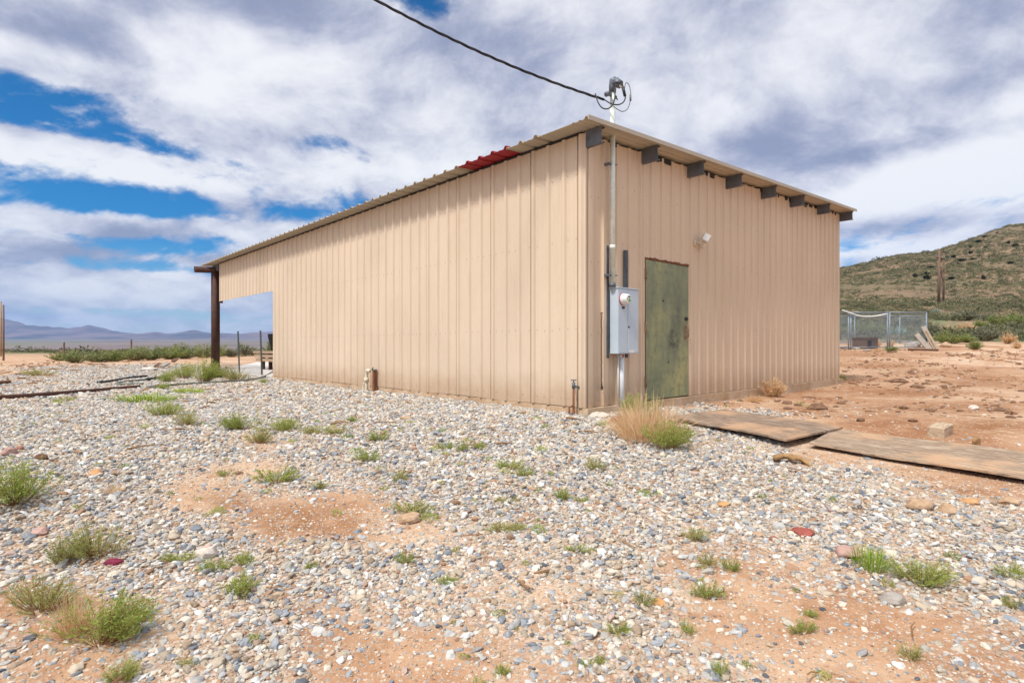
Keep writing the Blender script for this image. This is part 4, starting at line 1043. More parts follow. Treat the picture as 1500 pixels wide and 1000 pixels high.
# ================================================================== GRAVEL (stuff): stones instanced on a point mesh
def gravel():
    r_ = np.random.default_rng(11)
    P = []; S = []; 
    def cand(n, y0, y1):
        Y = np.sqrt(r_.uniform(y0 * y0, y1 * y1, n)); q = r_.uniform(-1.08, 1.04, n); return q * Y, Y
    def area(y0, y1): return 2.12 * (y1 * y1 - y0 * y0) / 2
    out = []
    for (y0, y1, dens, dm, sg, lo, hi, kind) in ((1.35, 5.0, 2700, .0175, .44, .007, .052, 0), (5.0, 9.0, 2000, .0235, .36, .012, .05, 0), (9.0, 25.0, 700, .038, .32, .02, .07, 0), (1.35, 5.5, 5200, .0075, .35, .0035, .013, 1)):
        n = int(area(y0, y1) * dens); x, y = cand(n, y0, y1); z = height(x, y)
        px, py = proj(x, y, z)
        s = (x - C[0]) * V[0] + (y - C[1]) * V[1]; t = (x - C[0]) * U[0] + (y - C[1]) * U[1]
        inside = (s > -.01) & (t > -.09) & (t < 17.2)
        hidden = ((s > 1.0) & (t > 0)) | (px > 1700) | (px < -160) | ((px > 430) & (s > 0) & (t > 0)) | ((y > 9) & (px > 900) & (t < 0) & False)
        g = gravel_cover(x, y, z)
        pr = .97 * ss(.28, .97, g) + .022 * ss(.02, .2, g) + .004
        if kind == 1: pr = np.clip(.62 - .25 * g, 0, 1) * (.12 + .88 * ss(.02, .25, g))
        k = (~inside) & (~hidden) & (r_.random(n) < pr)
        x, y, z, g = x[k], y[k], z[k], g[k]; m = len(x)
        d = np.clip(np.exp(r_.normal(math.log(dm), sg, m)), lo, hi)
        el = r_.uniform(1.0, 1.5, m); fl = r_.uniform(.5, .82, m)
        sc_ = np.stack([d / 2 * el, d / 2, d / 2 * fl], -1)
        rot = np.stack([r_.normal(0, .36, m), r_.normal(0, .36, m), r_.uniform(0, 6.283, m)], -1)
        zz = z + d * fl * (r_.uniform(-.30, .16, m) + .28 * ss(.55, .95, g))
        tint = r_.random(m)
        if kind == 1: tint = np.where(r_.random(m) < .62, r_.choice(np.array([.30, .58, .62, .94, .80, .27]), m), tint)
        out.append((np.stack([x, y, zz], -1), sc_, rot, tint, r_.random(m), r_.integers(0, 9, m)))
    p, s_, ro, ti, va, vi = [np.concatenate([o[i] for o in out]) for i in range(6)]
    print('pebbles', len(p))
    me = bpy.data.meshes.new('gravel'); me.vertices.add(len(p)); me.vertices.foreach_set('co', p.astype(np.float32).ravel())
    for nm, arr, ty in (('scl', s_, 'FLOAT_VECTOR'), ('rot', ro, 'FLOAT_VECTOR')):
        a = me.attributes.new(nm, ty, 'POINT'); a.data.foreach_set('vector', arr.astype(np.float32).ravel())
    for nm, arr in (('tint', ti), ('val', va)):
        a = me.attributes.new(nm, 'FLOAT', 'POINT'); a.data.foreach_set('value', arr.astype(np.float32))
    a = me.attributes.new('pick', 'INT', 'POINT'); a.data.foreach_set('value', vi.astype(np.int32))
    me.materials.append(MT['pebble']); me.update()
    o = bpy.data.objects.new('gravel', me); col.objects.link(o)
    g = bpy.data.node_groups.new('stones', 'GeometryNodeTree')
    g.interface.new_socket('Geometry', in_out='INPUT', socket_type='NodeSocketGeometry'); g.interface.new_socket('Geometry', in_out='OUTPUT', socket_type='NodeSocketGeometry')
    t = NT(g); gi = t.n('NodeGroupInput'); go = t.n('NodeGroupOutput')
    g2i = t.n('GeometryNodeGeometryToInstance')
    pos = t.n('GeometryNodeInputPosition').outputs[0]
    for k in range(9):
        ico = t.n('GeometryNodeMeshIcoSphere', {'Radius': 1.0, 'Subdivisions': 3})
        v = t.vm('ADD', pos, (k * 13.7, k * 5.1, k * 3.3))
        vo = t.n('ShaderNodeTexVoronoi', {'Vector': v, 'Scale': 1.05}, feature='F1')
        no = t.n('ShaderNodeTexNoise', {'Vector': v, 'Scale': .9, 'Detail': 2.0, 'Roughness': .5})
        f = t.m('ADD', t.m('MULTIPLY', t.m('SUBTRACT', no.outputs[0], .5), 1.15), t.m('MULTIPLY', t.m('SUBTRACT', vo.outputs['Distance'], .5), -.55))
        sp = t.n('GeometryNodeSetPosition', {'Geometry': ico.outputs[0], 'Offset': t.vm('MULTIPLY', pos, t.n('ShaderNodeCombineXYZ', {0: f, 1: f, 2: f}).outputs[0])})
        sh = t.n('GeometryNodeSetShadeSmooth', {'Geometry': sp.outputs[0]})
        smn = t.n('GeometryNodeSetMaterial', {'Geometry': sh.outputs[0], 'Material': MT['pebble']})
        t.nt.links.new(smn.outputs[0], g2i.inputs[0])
    def na(nm, ty): nd = t.n('GeometryNodeInputNamedAttribute', data_type=ty); nd.inputs['Name'].default_value = nm; return nd.outputs[0]
    e2r = t.n('FunctionNodeEulerToRotation', {0: na('rot', 'FLOAT_VECTOR')})
    iop = t.n('GeometryNodeInstanceOnPoints', {'Points': gi.outputs[0], 'Instance': g2i.outputs[0], 'Pick Instance': True, 'Instance Index': na('pick', 'INT'), 'Rotation': e2r.outputs[0], 'Scale': na('scl', 'FLOAT_VECTOR')})
    t.nt.links.new(iop.outputs[0], go.inputs[0])
    md = o.modifiers.new('stones', 'NODES'); md.node_group = g
    o['kind'] = 'stuff'; return o
gravel()

# ================================================================== PLANTS
def leafset(mb, p, d, l, w, tone, side):
    d = d / (np.linalg.norm(d) + 1e-9); s = np.cross(d, side); s /= np.linalg.norm(s) + 1e-9
    i = mb.addv([p, p + d * l * .5 + s * w / 2, p + d * l, p + d * l * .5 - s * w / 2]); mb.face((i, i + 1, i + 2, i + 3)); mb.tone += [tone] * 4
def bushmesh(seed, stems=40, per=18, leaf=.10, lw=.024, spread=.5, up=1.0, low=.25, stemr=.006, hmin=.45, curl=.25, tipgrow=1.0):
    r_ = np.random.default_rng(seed); L = MB(); L.tone = []; S = MB(); S.tone = []
    clump = r_.uniform(0, 6.28, 7); cw = r_.uniform(.5, 1.1, 7)
    for k in range(stems):
        a = r_.uniform(0, 6.283); c = int(r_.integers(0, 7)); a = clump[c] + r_.normal(0, .5)
        u = math.sqrt(r_.random()); hgt_ = up * (r_.uniform(hmin, 1.0)) * math.sqrt(max(.1, 1 - .62 * u * u)) * (.7 + .3 * cw[c])
        tip = np.array([math.cos(a) * spread * u, math.sin(a) * spread * u, hgt_]); b = np.array([math.cos(a), math.sin(a), 0]) * .07 * u
        mid = b + (tip - b) * .5 + np.array([math.cos(a), math.sin(a), 0]) * spread * u * curl * .5 + r_.normal(0, .03, 3)
        q = [(1 - t) ** 2 * b + 2 * t * (1 - t) * mid + t * t * tip for t in np.linspace(0, 1, 6)]
        n0 = len(S.v); S.tube(q, [stemr * (1.1 - .8 * i / 5) for i in range(6)], 4, False); S.tone += [r_.random()] * (len(S.v) - n0)
        base_t = np.clip(r_.normal(.45, .16), 0, 1)
        for i in range(per):
            t = low + (1 - low) * r_.random() ** .85
            p = (1 - t) ** 2 * b + 2 * t * (1 - t) * mid + t * t * tip; d = 2 * (1 - t) * (mid - b) + 2 * t * (tip - mid)
            d = d / np.linalg.norm(d) + r_.normal(0, .65, 3) + np.array([0, 0, .15])
            leafset(L, p + r_.normal(0, .018, 3), d, leaf * r_.uniform(.55, 1.25), lw * r_.uniform(.7, 1.2), float(np.clip(base_t + r_.normal(0, .14), 0, 1)), r_.normal(0, 1, 3))
    return S, L
def blademesh(seed, n=140, spread=.5, w=.016, lean=.5, hmin=.4, base=.2):
    r_ = np.random.default_rng(seed); L = MB(); L.tone = []
    for k in range(n):
        a = r_.uniform(0, 6.283); rb = base * math.sqrt(r_.random()); b = np.array([math.cos(a) * rb, math.sin(a) * rb, -.02]); a2 = a + r_.normal(0, .6)
        h = r_.uniform(hmin, 1.0); ou = spread * r_.random() * lean * 2; tip = b + np.array([math.cos(a2) * ou, math.sin(a2) * ou, h * (1 - .35 * ou / max(spread, .01))])
        mid = b + (tip - b) * .5 + np.array([0, 0, h * .16]); side = np.array([-math.sin(a2), math.cos(a2), 0]) + r_.normal(0, .4, 3); side /= np.linalg.norm(side)
        tn = float(np.clip(r_.normal(.45, .22), 0, 1)); pts = []
        for t in (0, .35, .7):
            p = (1 - t) ** 2 * b + 2 * t * (1 - t) * mid + t * t * tip; ww = w * (1 - t * .65) / 2; pts += [p - side * ww, p + side * ww]
        i = L.addv(pts + [tip]); L.tone += [tn] * 7
        L.face((i, i + 1, i + 3, i + 2)); L.face((i + 2, i + 3, i + 5, i + 4)); L.face((i + 4, i + 5, i + 6))
    return L
LIB = {}
def lib(kind):
    if kind in LIB: return LIB[kind]
    out = []
    for v in range(3):
        sd = hash_(kind) + v * 31
        if kind == 'weed': s, l = bushmesh(sd, 90, 34, .060, .013, .5, stemr=.004); out.append((s.mesh('stems', 'stem'), l.mesh('foliage', 'leaf')))
        elif kind == 'small': s, l = bushmesh(sd, 40, 24, .11, .022, .5, stemr=.007); out.append((s.mesh('stems', 'stem'), l.mesh('foliage', 'leaf')))
        elif kind == 'dull': s, l = bushmesh(sd, 40, 22, .10, .02, .5, stemr=.007); out.append((s.mesh('stems', 'stem'), l.mesh('foliage', 'leafdull')))
        elif kind == 'olive': s, l = bushmesh(sd, 80, 34, .055, .012, .5, stemr=.0055, low=.3); out.append((s.mesh('stems', 'stem'), l.mesh('foliage', 'leafdull')))
        elif kind == 'grass': out.append((None, blademesh(sd, 240, .5, .022, .5, .45, .35).mesh('blades', 'grass')))
        elif kind == 'straw': out.append((None, blademesh(sd, 520, .52, .0095, .68, .25, .24).mesh('blades', 'straw')))
        elif kind == 'creosote': s, l = bushmesh(sd, 60, 60, .065, .028, .5, stemr=.009, low=.15); out.append((s.mesh('stems', 'stem'), l.mesh('foliage', 'creosote')))
        elif kind == 'greenbush': s, l = bushmesh(sd, 60, 60, .06, .025, .5, stemr=.009, low=.15); out.append((s.mesh('stems', 'stem'), l.mesh('foliage', 'bushleaf')))
        elif kind == 'sage': s, l = bushmesh(sd, 46, 40, .10, .05, .5, stemr=.014, low=.15); out.append((s.mesh('stems', 'stem'), l.mesh('foliage', 'sage')))
        elif kind == 'tan': s, l = bushmesh(sd, 46, 40, .10, .035, .5, stemr=.010, low=.15); out.append((s.mesh('stems', 'straw'), l.mesh('foliage', 'straw')))
        elif kind == 'agave': out.append((None, blademesh(sd, 60, .5, .09, .55, .5, .08).mesh('blades', 'agave')))
        elif kind == 'juniper': s, l = bushmesh(sd, 40, 40, .18, .13, .5, stemr=.02, low=.1); out.append((s.mesh('stems', 'stem'), l.mesh('foliage', 'juniper')))
    LIB[kind] = out; return out
def hash_(s): return sum(ord(c) * (i + 3) for i, c in enumerate(s)) % 9973
NPL = [0]
def plant(kind, px, py, w, h, label, cat='weed', name=None, group=None, yaw=None, depth=None):
    k_ = NPL[0]; NPL[0] += 1
    p = G(px, py); sc_ = p[1] / F; big = (1.18 if w > 40 else 1.34) if group == GW else 1.04; W = w * sc_ * big; Hh = h * sc_ * (1.02 if group == GW else .95)
    var = lib(kind)[k_ % 3]
    D = depth if depth else min(W, max(Hh * 1.3, W * .6))
    nm = name or {'weed': 'weed', 'small': 'weed', 'dull': 'weed', 'olive': 'weed', 'grass': 'grass_tuft', 'straw': 'dry_grass', 'creosote': 'desert_bush', 'greenbush': 'green_bush', 'sage': 'sage_bush', 'tan': 'dry_bush', 'agave': 'agave', 'juniper': 'juniper_bush'}[kind]
    rz = (k_ * 2.399) % 6.283 if yaw is None else yaw
    if abs(W - D) / max(W, .01) > .2: rz = (k_ % 5 - 2) * .12 + (math.pi if k_ % 2 else 0)
    loc = (p[0], p[1] + D * .30, hgt(p[0], p[1] + D * .30) - .01)
    if var[0] is None:
        o = bpy.data.objects.new(nm, var[1]); col.objects.link(o); o.location = loc; o.rotation_euler = (0, 0, rz); tag(o, label, cat, group)
    else:
        o = thing(nm, label, cat, loc, rz, group)
        for m_, n_ in zip(var, ('stems', 'foliage')):
            c = bpy.data.objects.new(n_, m_); col.objects.link(c); c.parent = o
    o.scale = (W, D, Hh)
    return o
GW = 'weeds growing in the gravel'
def dry_over(px, py, w, h, parent_label):
    return plant('straw', px, py, w, h, parent_label, 'dry grass', group='dry grass on the yard')
# large ones first
plant('weed', -6, 752, 96, 86, 'tall green weed cut by the left edge of the view above the olive weed', group=GW)
plant('olive', 122, 828, 82, 66, 'olive weed with reddish stems beside the crimson scrap', group=GW)
plant('olive', 74, 832, 62, 48, 'dull olive weed adjoining the reddish stemmed one on its left', group=GW)
plant('olive', 40, 908, 100, 62, 'olive weed at the lower left edge behind the brightest weed', group=GW)
plant('weed', 118, 965, 150, 92, 'largest bright green weed at the lower left with pale stalks in it', group=GW)
plant('straw', 92, 940, 60, 96, 'thin pale seed stalks rising from the largest lower left weed', 'dry grass', group='dry grass on the yard')
plant('weed', 166, 1006, 50, 40, 'bright weed at the very bottom edge below the largest one', group=GW)
plant('weed', 195, 912, 34, 40, 'small weed just right of the largest lower left weed', group=GW)
plant('weed', 231, 611, 56, 30, 'bright green weed on the gravel, first below the tip of the rusty pipe', group=GW)
plant('olive', 264, 626, 42, 30, 'dull green weed just right of and below the bright one by the pipe', group=GW)
plant('grass', 200, 590, 90, 19, 'wide low bright grass patch along the tip of the rusty pipe', 'grass', group=GW)
plant('grass', 270, 577, 40, 13, 'low bright grass patch right of the pipe tip', 'grass', group=GW)
plant('small', 236, 571, 22, 14, 'small weed over the hose between pipe tip and bay post', group=GW)
plant('weed', 287, 562, 50, 46, 'tallest feathery bush left of the bay post', group=GW)
plant('weed', 262, 556, 34, 30, 'green bush in front of the scrap pile', group=GW)
plant('weed', 238, 561, 30, 22, 'pale weed growing over the dark iron bar', group=GW)
plant('greenbush', 316, 555, 26, 22, 'round dark green bush at the foot of the bay post', group=GW)
plant('olive', 341, 559, 32, 26, 'rounded grey green bush at the foot of the left fence post', group=GW)
plant('small', 384, 562, 14, 10, 'tiny weed by the right fence post', group=GW)
plant('weed', 347, 632, 62, 32, 'bright weed on the gravel left end of the middle row of weeds', group=GW)
plant('olive', 372, 652, 40, 28, 'dull weed just below the bright left end of the middle row', group=GW)
plant('weed', 412, 634, 58, 26, 'bright weed second in the middle row, nearer the side wall', group=GW)
plant('dull', 455, 637, 34, 18, 'dull low weed third in the middle row', group=GW)
plant('dull', 492, 637, 34, 18, 'dull low weed at the right end of the middle row', group=GW)
plant('small', 513, 619, 20, 13, 'small weed out from the white pipe elbow at the wall', group=GW)
plant('small', 553, 648, 24, 22, 'upright green weed below the white pipe elbow', group=GW)
plant('small', 536, 678, 32, 22, 'rounded weed left of the trio of small weeds', group=GW)
plant('dull', 585, 708, 24, 24, 'dull upright weed below the trio of small weeds', group=GW)
plant('small', 650, 660, 22, 17, 'leftmost of three small green weeds in a line out from the wall', group=GW)
plant('small', 676, 663, 16, 20, 'middle one of three small green weeds in a line out from the wall', group=GW)
plant('small', 702, 660, 22, 17, 'rightmost of three small green weeds in a line out from the wall', group=GW)
plant('small', 748, 690, 34, 22, 'dense low weed at mid gravel, left half of a close pair', group=GW)
plant('small', 768, 699, 24, 18, 'small weed at mid gravel, right half of a close pair', group=GW)
plant('dull', 875, 692, 30, 26, 'greyish weed alone on the gravel out from the building corner', group=GW)
plant('small', 398, 711, 56, 32, 'green weed between two bare red dirt patches', group=GW)
plant('dull', 328, 699, 24, 16, 'small dull weed left of the red dirt patch', group=GW)
plant('dull', 463, 718, 24, 18, 'dull weed at the right rim of the red dirt patch', group=GW)
plant('dull', 600, 756, 80, 22, 'fringe of low dull weed behind the tan rock left of centre', group=GW)
plant('dull', 738, 784, 60, 20, 'low sprawling weed at the centre of the gravel', group=GW)
plant('small', 824, 735, 26, 24, 'green weed right of centre on the pale gravel', group=GW)
plant('small', 852, 736, 18, 12, 'tiny weed next to the green one right of centre', group=GW)
plant('dull', 746, 738, 30, 14, 'low dull weed on the pale gravel at centre', group=GW)
plant('small', 343, 880, 52, 44, 'rounded green weed by itself at lower left centre', group=GW)
plant('small', 258, 826, 38, 20, 'low weed left of the large whitish rock', group=GW)
plant('small', 308, 840, 36, 24, 'green weed right below the large whitish rock', group=GW)
plant('small', 352, 831, 36, 24, 'green weed right of the large whitish rock', group=GW)
plant('small', 455, 836, 16, 18, 'tiny upright weed at lower left centre', group=GW)
plant('small', 592, 828, 24, 22, 'small green weed above the low mat weed', group=GW)
plant('small', 653, 858, 38, 16, 'low green mat weed at lower centre', group=GW)
plant('dull', 1022, 795, 36, 28, 'greyish green weed left of the dark red stone', group=GW)
plant('small', 1041, 880, 40, 30, 'green weed at lower right centre, lower of three', group=GW)
plant('dull', 1043, 832, 28, 24, 'dull weed at lower right centre, upper left of three', group=GW)
plant('small', 1073, 839, 22, 26, 'bright weed at lower right centre, upper right of three', group=GW)
plant('grass', 1285, 838, 52, 42, 'bright green grass tuft left of the widest green weed at right', 'grass tuft', group=GW)
plant('weed', 1366, 866, 112, 48, 'widest green weed at the right, spreading over the gravel', group=GW)
plant('small', 1488, 850, 34, 28, 'green weed at the right edge of the view', group=GW)
plant('dull', 1495, 895, 24, 26, 'pale green weed at the right edge below another weed', group=GW)
plant('dull', 946, 892, 34, 30, 'dull weed left of the small orange stone', group=GW)
plant('small', 906, 932, 30, 24, 'small weed at bottom right of centre above the frame edge', group=GW)
plant('small', 1182, 932, 44, 24, 'green weed near the bottom right with a dry twig by it', group=GW)
plant('small', 1190, 905, 26, 16, 'small green weed just above the one with a dry twig', group=GW)
plant('small', 1010, 932, 20, 26, 'narrow weed at the bottom right of centre', group=GW)
plant('small', 1060, 995, 26, 28, 'small weed at the bottom edge right of centre', group=GW)
plant('dull', 1342, 972, 30, 30, 'thin weed near the bottom right', group=GW)
plant('small', 868, 978, 36, 16, 'low weed near the bottom centre', group=GW)
plant('small', 850, 812, 36, 14, 'low weed at right of centre above the bare dirt', group=GW)
plant('small', 735, 992, 24, 22, 'small weed at the bottom edge near centre', group=GW)
plant('dull', 268, 978, 30, 18, 'dull weed near the bottom left of centre', group=GW)
plant('straw', 160, 725, 34, 22, 'dry straw tuft on the gravel below the orange stone at left', 'dry grass', group='dry grass on the yard')
plant('dull', 50, 551, 40, 14, 'low brownish bush on the gravel at the far left', group=GW)
plant('dull', 88, 588, 44, 10, 'low pale weed under the rusty pipe at left', group=GW)
# the big dry bush by the meter cabinet
plant('straw', 948, 652, 112, 96, 'big tan dry grass clump below the meter cabinet and door', 'dry grass', group='dry grass on the yard')
plant('straw', 975, 645, 80, 76, 'tan dry stalks leaning right in front of the green door', 'dry grass', group='dry grass on the yard')
plant('straw', 925, 634, 60, 54, 'tan dry grass at the left of the big clump by the wall', 'dry grass', group='dry grass on the yard')
plant('weed', 982, 664, 84, 56, 'bright green weed in front of the big tan clump by the door', group=GW)
plant('weed', 944, 620, 60, 52, 'green weed sprouting behind the big tan clump against the wall', group=GW)
plant('tan', 1138, 582, 36, 34, 'dry tan bush against the end wall right of the door', 'dry bush', group='dry grass on the yard')
plant('straw', 1108, 588, 34, 16, 'flattened dry grass left of the dry tan bush at the wall', 'dry grass', group='dry grass on the yard')
plant('small', 1236, 557, 12, 12, 'small green weed at the far corner of the end wall', group=GW)
# row of bushes beyond the red dirt at left
BR = 'bushes in the long row beyond the red dirt'
for i, (px, py, w, h) in enumerate(((82, 527, 34, 18), (106, 530, 44, 27), (132, 529, 44, 25), (160, 528, 48, 28), (188, 527, 48, 29), (214, 526, 48, 30), (240, 525, 50, 30), (266, 524, 50, 32), (292, 523, 48, 31), (312, 522, 36, 28))):
    plant('creosote' if i % 3 else 'greenbush', px, py + 1.5, w * 1.15, h * .84, 'green desert bush in the long row beyond the red dirt at left', 'bush', 'desert_bush', BR)
for px, py, w, h, lab in ((352, 522, 24, 24, 'grey bush seen through the open bay left of the first wire fence post'), (370, 521, 26, 16, 'low bush seen through the open bay between the wire fence posts'), (392, 520, 28, 24, 'green bush seen through the bay behind the timber bench'), (336, 523, 22, 16, 'low green bush seen right of the bay post')):
    plant('sage' if px < 390 else 'creosote', px, py, w, h, lab, 'bush')
# shrubs behind and beside the dog kennel
RB = 'shrubs behind the dog kennel'
for kind, px, py, w, h, lab in (
    ('greenbush', 1486, 478, 58, 24, 'bright green bush high at the right edge of the view'), ('tan', 1420, 486, 32, 16, 'rounded straw coloured bush in the middle of the shrubs'), ('tan', 1390, 487, 18, 12, 'small straw coloured bush just right of the kennel'),
    ('greenbush', 1400, 504, 50, 22, 'low wide green shrub right of the leaning planks'), ('sage', 1453, 500, 34, 26, 'dark grey green shrub beside the yellowish one'), ('greenbush', 1434, 512, 24, 18, 'yellowish green tuft at the edge of the dirt'),
    ('tan', 1481, 504, 22, 20, 'tall straw coloured bush near the right edge'), ('tan', 1494, 511, 16, 14, 'low straw coloured bush at the right edge of the dirt'), ('agave', 1321, 496, 36, 26, 'pale blue green spiky agave inside the kennel'),
    ('creosote', 1292, 492, 40, 24, 'dark green shrub behind the kennel left of the agave'), ('greenbush', 1308, 514.5, 26, 10, 'yellow green tuft in front of the kennel'), ('straw', 1288, 515, 18, 8, 'brown grass tuft in front of the dog house'),
    ('tan', 1287, 509, 11, 15, 'narrow straw tuft right of the dog house'), ('tan', 1307, 508, 11, 14, 'narrow straw tuft at the middle kennel post'),
    ('sage', 1417, 470, 40, 18, 'grey brown shrub on the red slope below the power pole'), ('sage', 1450, 470, 24, 14, 'grey shrub left of the bright green bush at the edge'), ('agave', 1374, 460, 20, 11, 'yellowish agave on the slope just above the kennel corner'),
    ('greenbush', 1440, 478, 26, 10, 'low bright green shrub on the slope right of centre'), ('sage', 1370, 490, 24, 24, 'grey shrub directly behind the leaning planks'), ('creosote', 1425, 502, 40, 16, 'dense green shrub between straw bush and yellowish tuft'),
    ('creosote', 1262, 488, 40, 20, 'green shrub behind the dog house'), ('sage', 1245, 478, 34, 14, 'grey shrub behind the left end of the kennel'), ('sage', 1470, 488, 34, 14, 'grey shrub under the bright green bush'), ('sage', 1340, 478, 40, 18, 'grey shrub behind the agave in the kennel')):
    plant(kind, px, py, w, h, lab, 'agave' if kind == 'agave' else 'shrub', group=RB)
JG = 'dark bushes on the hill'
for zx, zy, w, h in ((650, 390, 10, 8), (632, 422, 8, 5), (722, 372, 9, 6), (735, 402, 16, 8), (755, 330, 14, 6), (888, 404, 11, 6), (1100, 402, 12, 8), (1285, 302, 12, 7), (1312, 186, 10, 6), (1272, 166, 9, 6), (1106, 122, 8, 5), (1075, 158, 13, 6), (1012, 232, 12, 6), (1034, 272, 9, 5), (960, 282, 15, 6), (908, 258, 12, 6), (1190, 94, 6, 3), (930, 302, 7, 4), (1110, 196, 10, 5), (845, 226, 9, 4), (1015, 190, 8, 4), (860, 262, 9, 5)):
    plant('juniper', 1200 + zx / 4.547, 320 + zy / 4.547 + .6, w * .8, h * .8, 'dark green rounded bush dotted on the brown hillside', 'bush', 'hill_bush', JG)

# ground cover nobody could count
def clumps(name, n, place, size, leaves, leafk, mat, seed):
    r_ = np.random.default_rng(seed); X, Y = place(r_, n); Z = height(X, Y); n = len(X)
    S = size(r_, n, X, Y); V_ = []; T_ = []
    base = np.clip(r_.normal(.45, .24, n), 0, 1)
    q = r_.normal(size=(n, leaves, 3)); q /= np.linalg.norm(q, axis=2)[:, :, None]; q[:, :, 2] = np.abs(q[:, :, 2])
    rad = r_.uniform(.35, 1, (n, leaves, 1)) ** .6
    cen = np.stack([X, Y, Z], -1)[:, None, :] + q * rad * np.stack([S, S, S * .75], -1)[:, None, :]
    d1 = r_.normal(size=(n, leaves, 3)); d1 /= np.linalg.norm(d1, axis=2)[:, :, None]; d2 = np.cross(d1, r_.normal(size=(n, leaves, 3))); d2 /= np.linalg.norm(d2, axis=2)[:, :, None]
    L = (S[:, None, None] * leafk)
    a = cen - d1 * L * .5; b = cen + d2 * L * .35; c = cen + d1 * L * .6
    v = np.stack([a, b, c], 2).reshape(-1, 3); f = np.arange(len(v)).reshape(-1, 3)
    tone = np.clip(base[:, None] + r_.normal(0, .12, (n, leaves)), 0, 1); tone = np.repeat(tone.reshape(-1), 3)
    me = bpy.data.meshes.new(name); me.from_pydata(v.tolist(), [], f.tolist())
    at_ = me.attributes.new('tone', 'FLOAT', 'POINT'); at_.data.foreach_set('value', tone.astype(np.float32)); me.materials.append(MT[mat]); me.update()
    o = bpy.data.objects.new(name, me); col.objects.link(o); o['kind'] = 'stuff'; return o
def pl_hill(r_, n):
    D = 34 + (330 - 34) * r_.random(n) ** 1.0; q = r_.uniform(.50, 1.02, n); X, Y = q * D, D
    k = fbm(X * .03, Y * .03, 91, 4) + .6 * fbm(X * .11, Y * .11, 92, 3) + r_.normal(0, .25, n) > np.interp(D, [34, 60, 110, 220, 330], [-.12, -.2, -.32, -.22, -.1])
    px, py = proj(X, Y, height(X, Y)); k &= ~((abs(px - 1400) < 45) & (D < 60) & (D > 46)); return X[k], Y[k]
clumps('desert_scrub', 15000, pl_hill, lambda r_, n, X, Y: np.exp(r_.normal(-.95, .4, n)) * np.interp(Y, [30, 100, 330], [.75, 1.05, 2.2]), 46, .42, 'scrub', 5)
def pl_foot(r_, n):
    D = r_.uniform(33, 95, n); q = r_.uniform(.52, 1.02, n); X, Y = q * D, D
    k = fbm(X * .07, Y * .07, 191, 3) + r_.normal(0, .3, n) > -.05
    px, py = proj(X, Y, height(X, Y)); k &= ~((abs(px - 1410) < 50) & (D < 58) & (D > 44)) & ((D > 36) | (px > 1240)); return X[k], Y[k]
clumps('desert_scrub', 1100, pl_foot, lambda r_, n, X, Y: np.exp(r_.normal(-.25, .35, n)) * .8, 170, .20, 'scrub', 15)
def pl_left(r_, n):
    D = np.sqrt(r_.uniform(46 ** 2, 120 ** 2, n)); q = r_.uniform(-1.0, -.36, n); X, Y = q * D, D
    px = CX + F * q; k = (fbm(X * .06, Y * .06, 93, 3) + r_.normal(0, .2, n) > np.where(px < 75, -.05, -.35)) & ((D > 56) | (px > 90)); k &= ~((px < 78) & (D < 66)); return X[k], Y[k]
clumps('low_scrub', 5200, pl_left, lambda r_, n, X, Y: np.exp(r_.normal(-1.1, .35, n)), 40, .40, 'scrub', 6)
def pl_spr(r_, n):
    Y = np.sqrt(r_.uniform(1.6 ** 2, 10 ** 2, n)); q = r_.uniform(-.95, .95, n); X = q * Y; s = (X - C[0]) * V[0] + (Y - C[1]) * V[1]; t = (X - C[0]) * U[0] + (Y - C[1]) * U[1]
    k = (~((s > -.25) & (t > -.3))) & (fbm(X * .5, Y * .5, 95, 3) > -.05) & (q < .55 + .3 * (Y < 5)); return X[k], Y[k]
clumps('grass_sprouts', 330, pl_spr, lambda r_, n, X, Y: r_.uniform(.018, .05, n), 60, .42, 'leafdull', 7)
def pl_lit(r_, n):
    Y = np.sqrt(r_.uniform(1.6 ** 2, 30 ** 2, n)); q = r_.uniform(-.95, .98, n); X = q * Y; s = (X - C[0]) * V[0] + (Y - C[1]) * V[1]; t = (X - C[0]) * U[0] + (Y - C[1]) * U[1]
    return X[~((s > -.2) & (t > -.2))], Y[~((s > -.2) & (t > -.2))]
def pl_weed(r_, n):
    Y = np.sqrt(r_.uniform(1.7 ** 2, 9 ** 2, n)); q = r_.uniform(-.92, .9, n); X = q * Y; s = (X - C[0]) * V[0] + (Y - C[1]) * V[1]; t = (X - C[0]) * U[0] + (Y - C[1]) * U[1]
    k = (~((s > -.5) & (t > -.5))) & (fbm(X * .7, Y * .7, 96, 3) > .02) & (q < .6 + .3 * (Y < 4.5)); return X[k], Y[k]
clumps('grass_sprouts', 240, pl_weed, lambda r_, n, X, Y: r_.uniform(.03, .075, n), 150, .26, 'leaf', 8)
def litter():
    r_ = np.random.default_rng(17); X, Y = pl_lit(r_, 900); mb = MB(); mb.tone = []
    Z = height(X, Y)
    for x, y, z in zip(X, Y, Z):
        a = r_.uniform(0, 6.28); l = r_.uniform(.02, .09) * (1 + y / 14); w = r_.uniform(.002, .006) * (1 + y / 6); d = np.array([math.cos(a), math.sin(a), r_.normal(0, .15)]); s = np.array([-d[1], d[0], 0]); p = np.array([x, y, z + .03])
        n0 = len(mb.v); mb.tube([p - d * l, p + s * l * .15 + (0, 0, .004), p + d * l], [w, w * .9, w * .5], 4, True, False); mb.tone += [r_.random()] * (len(mb.v) - n0)
    o = mb.build('twig_litter', 'stem'); o['kind'] = 'stuff'
litter()
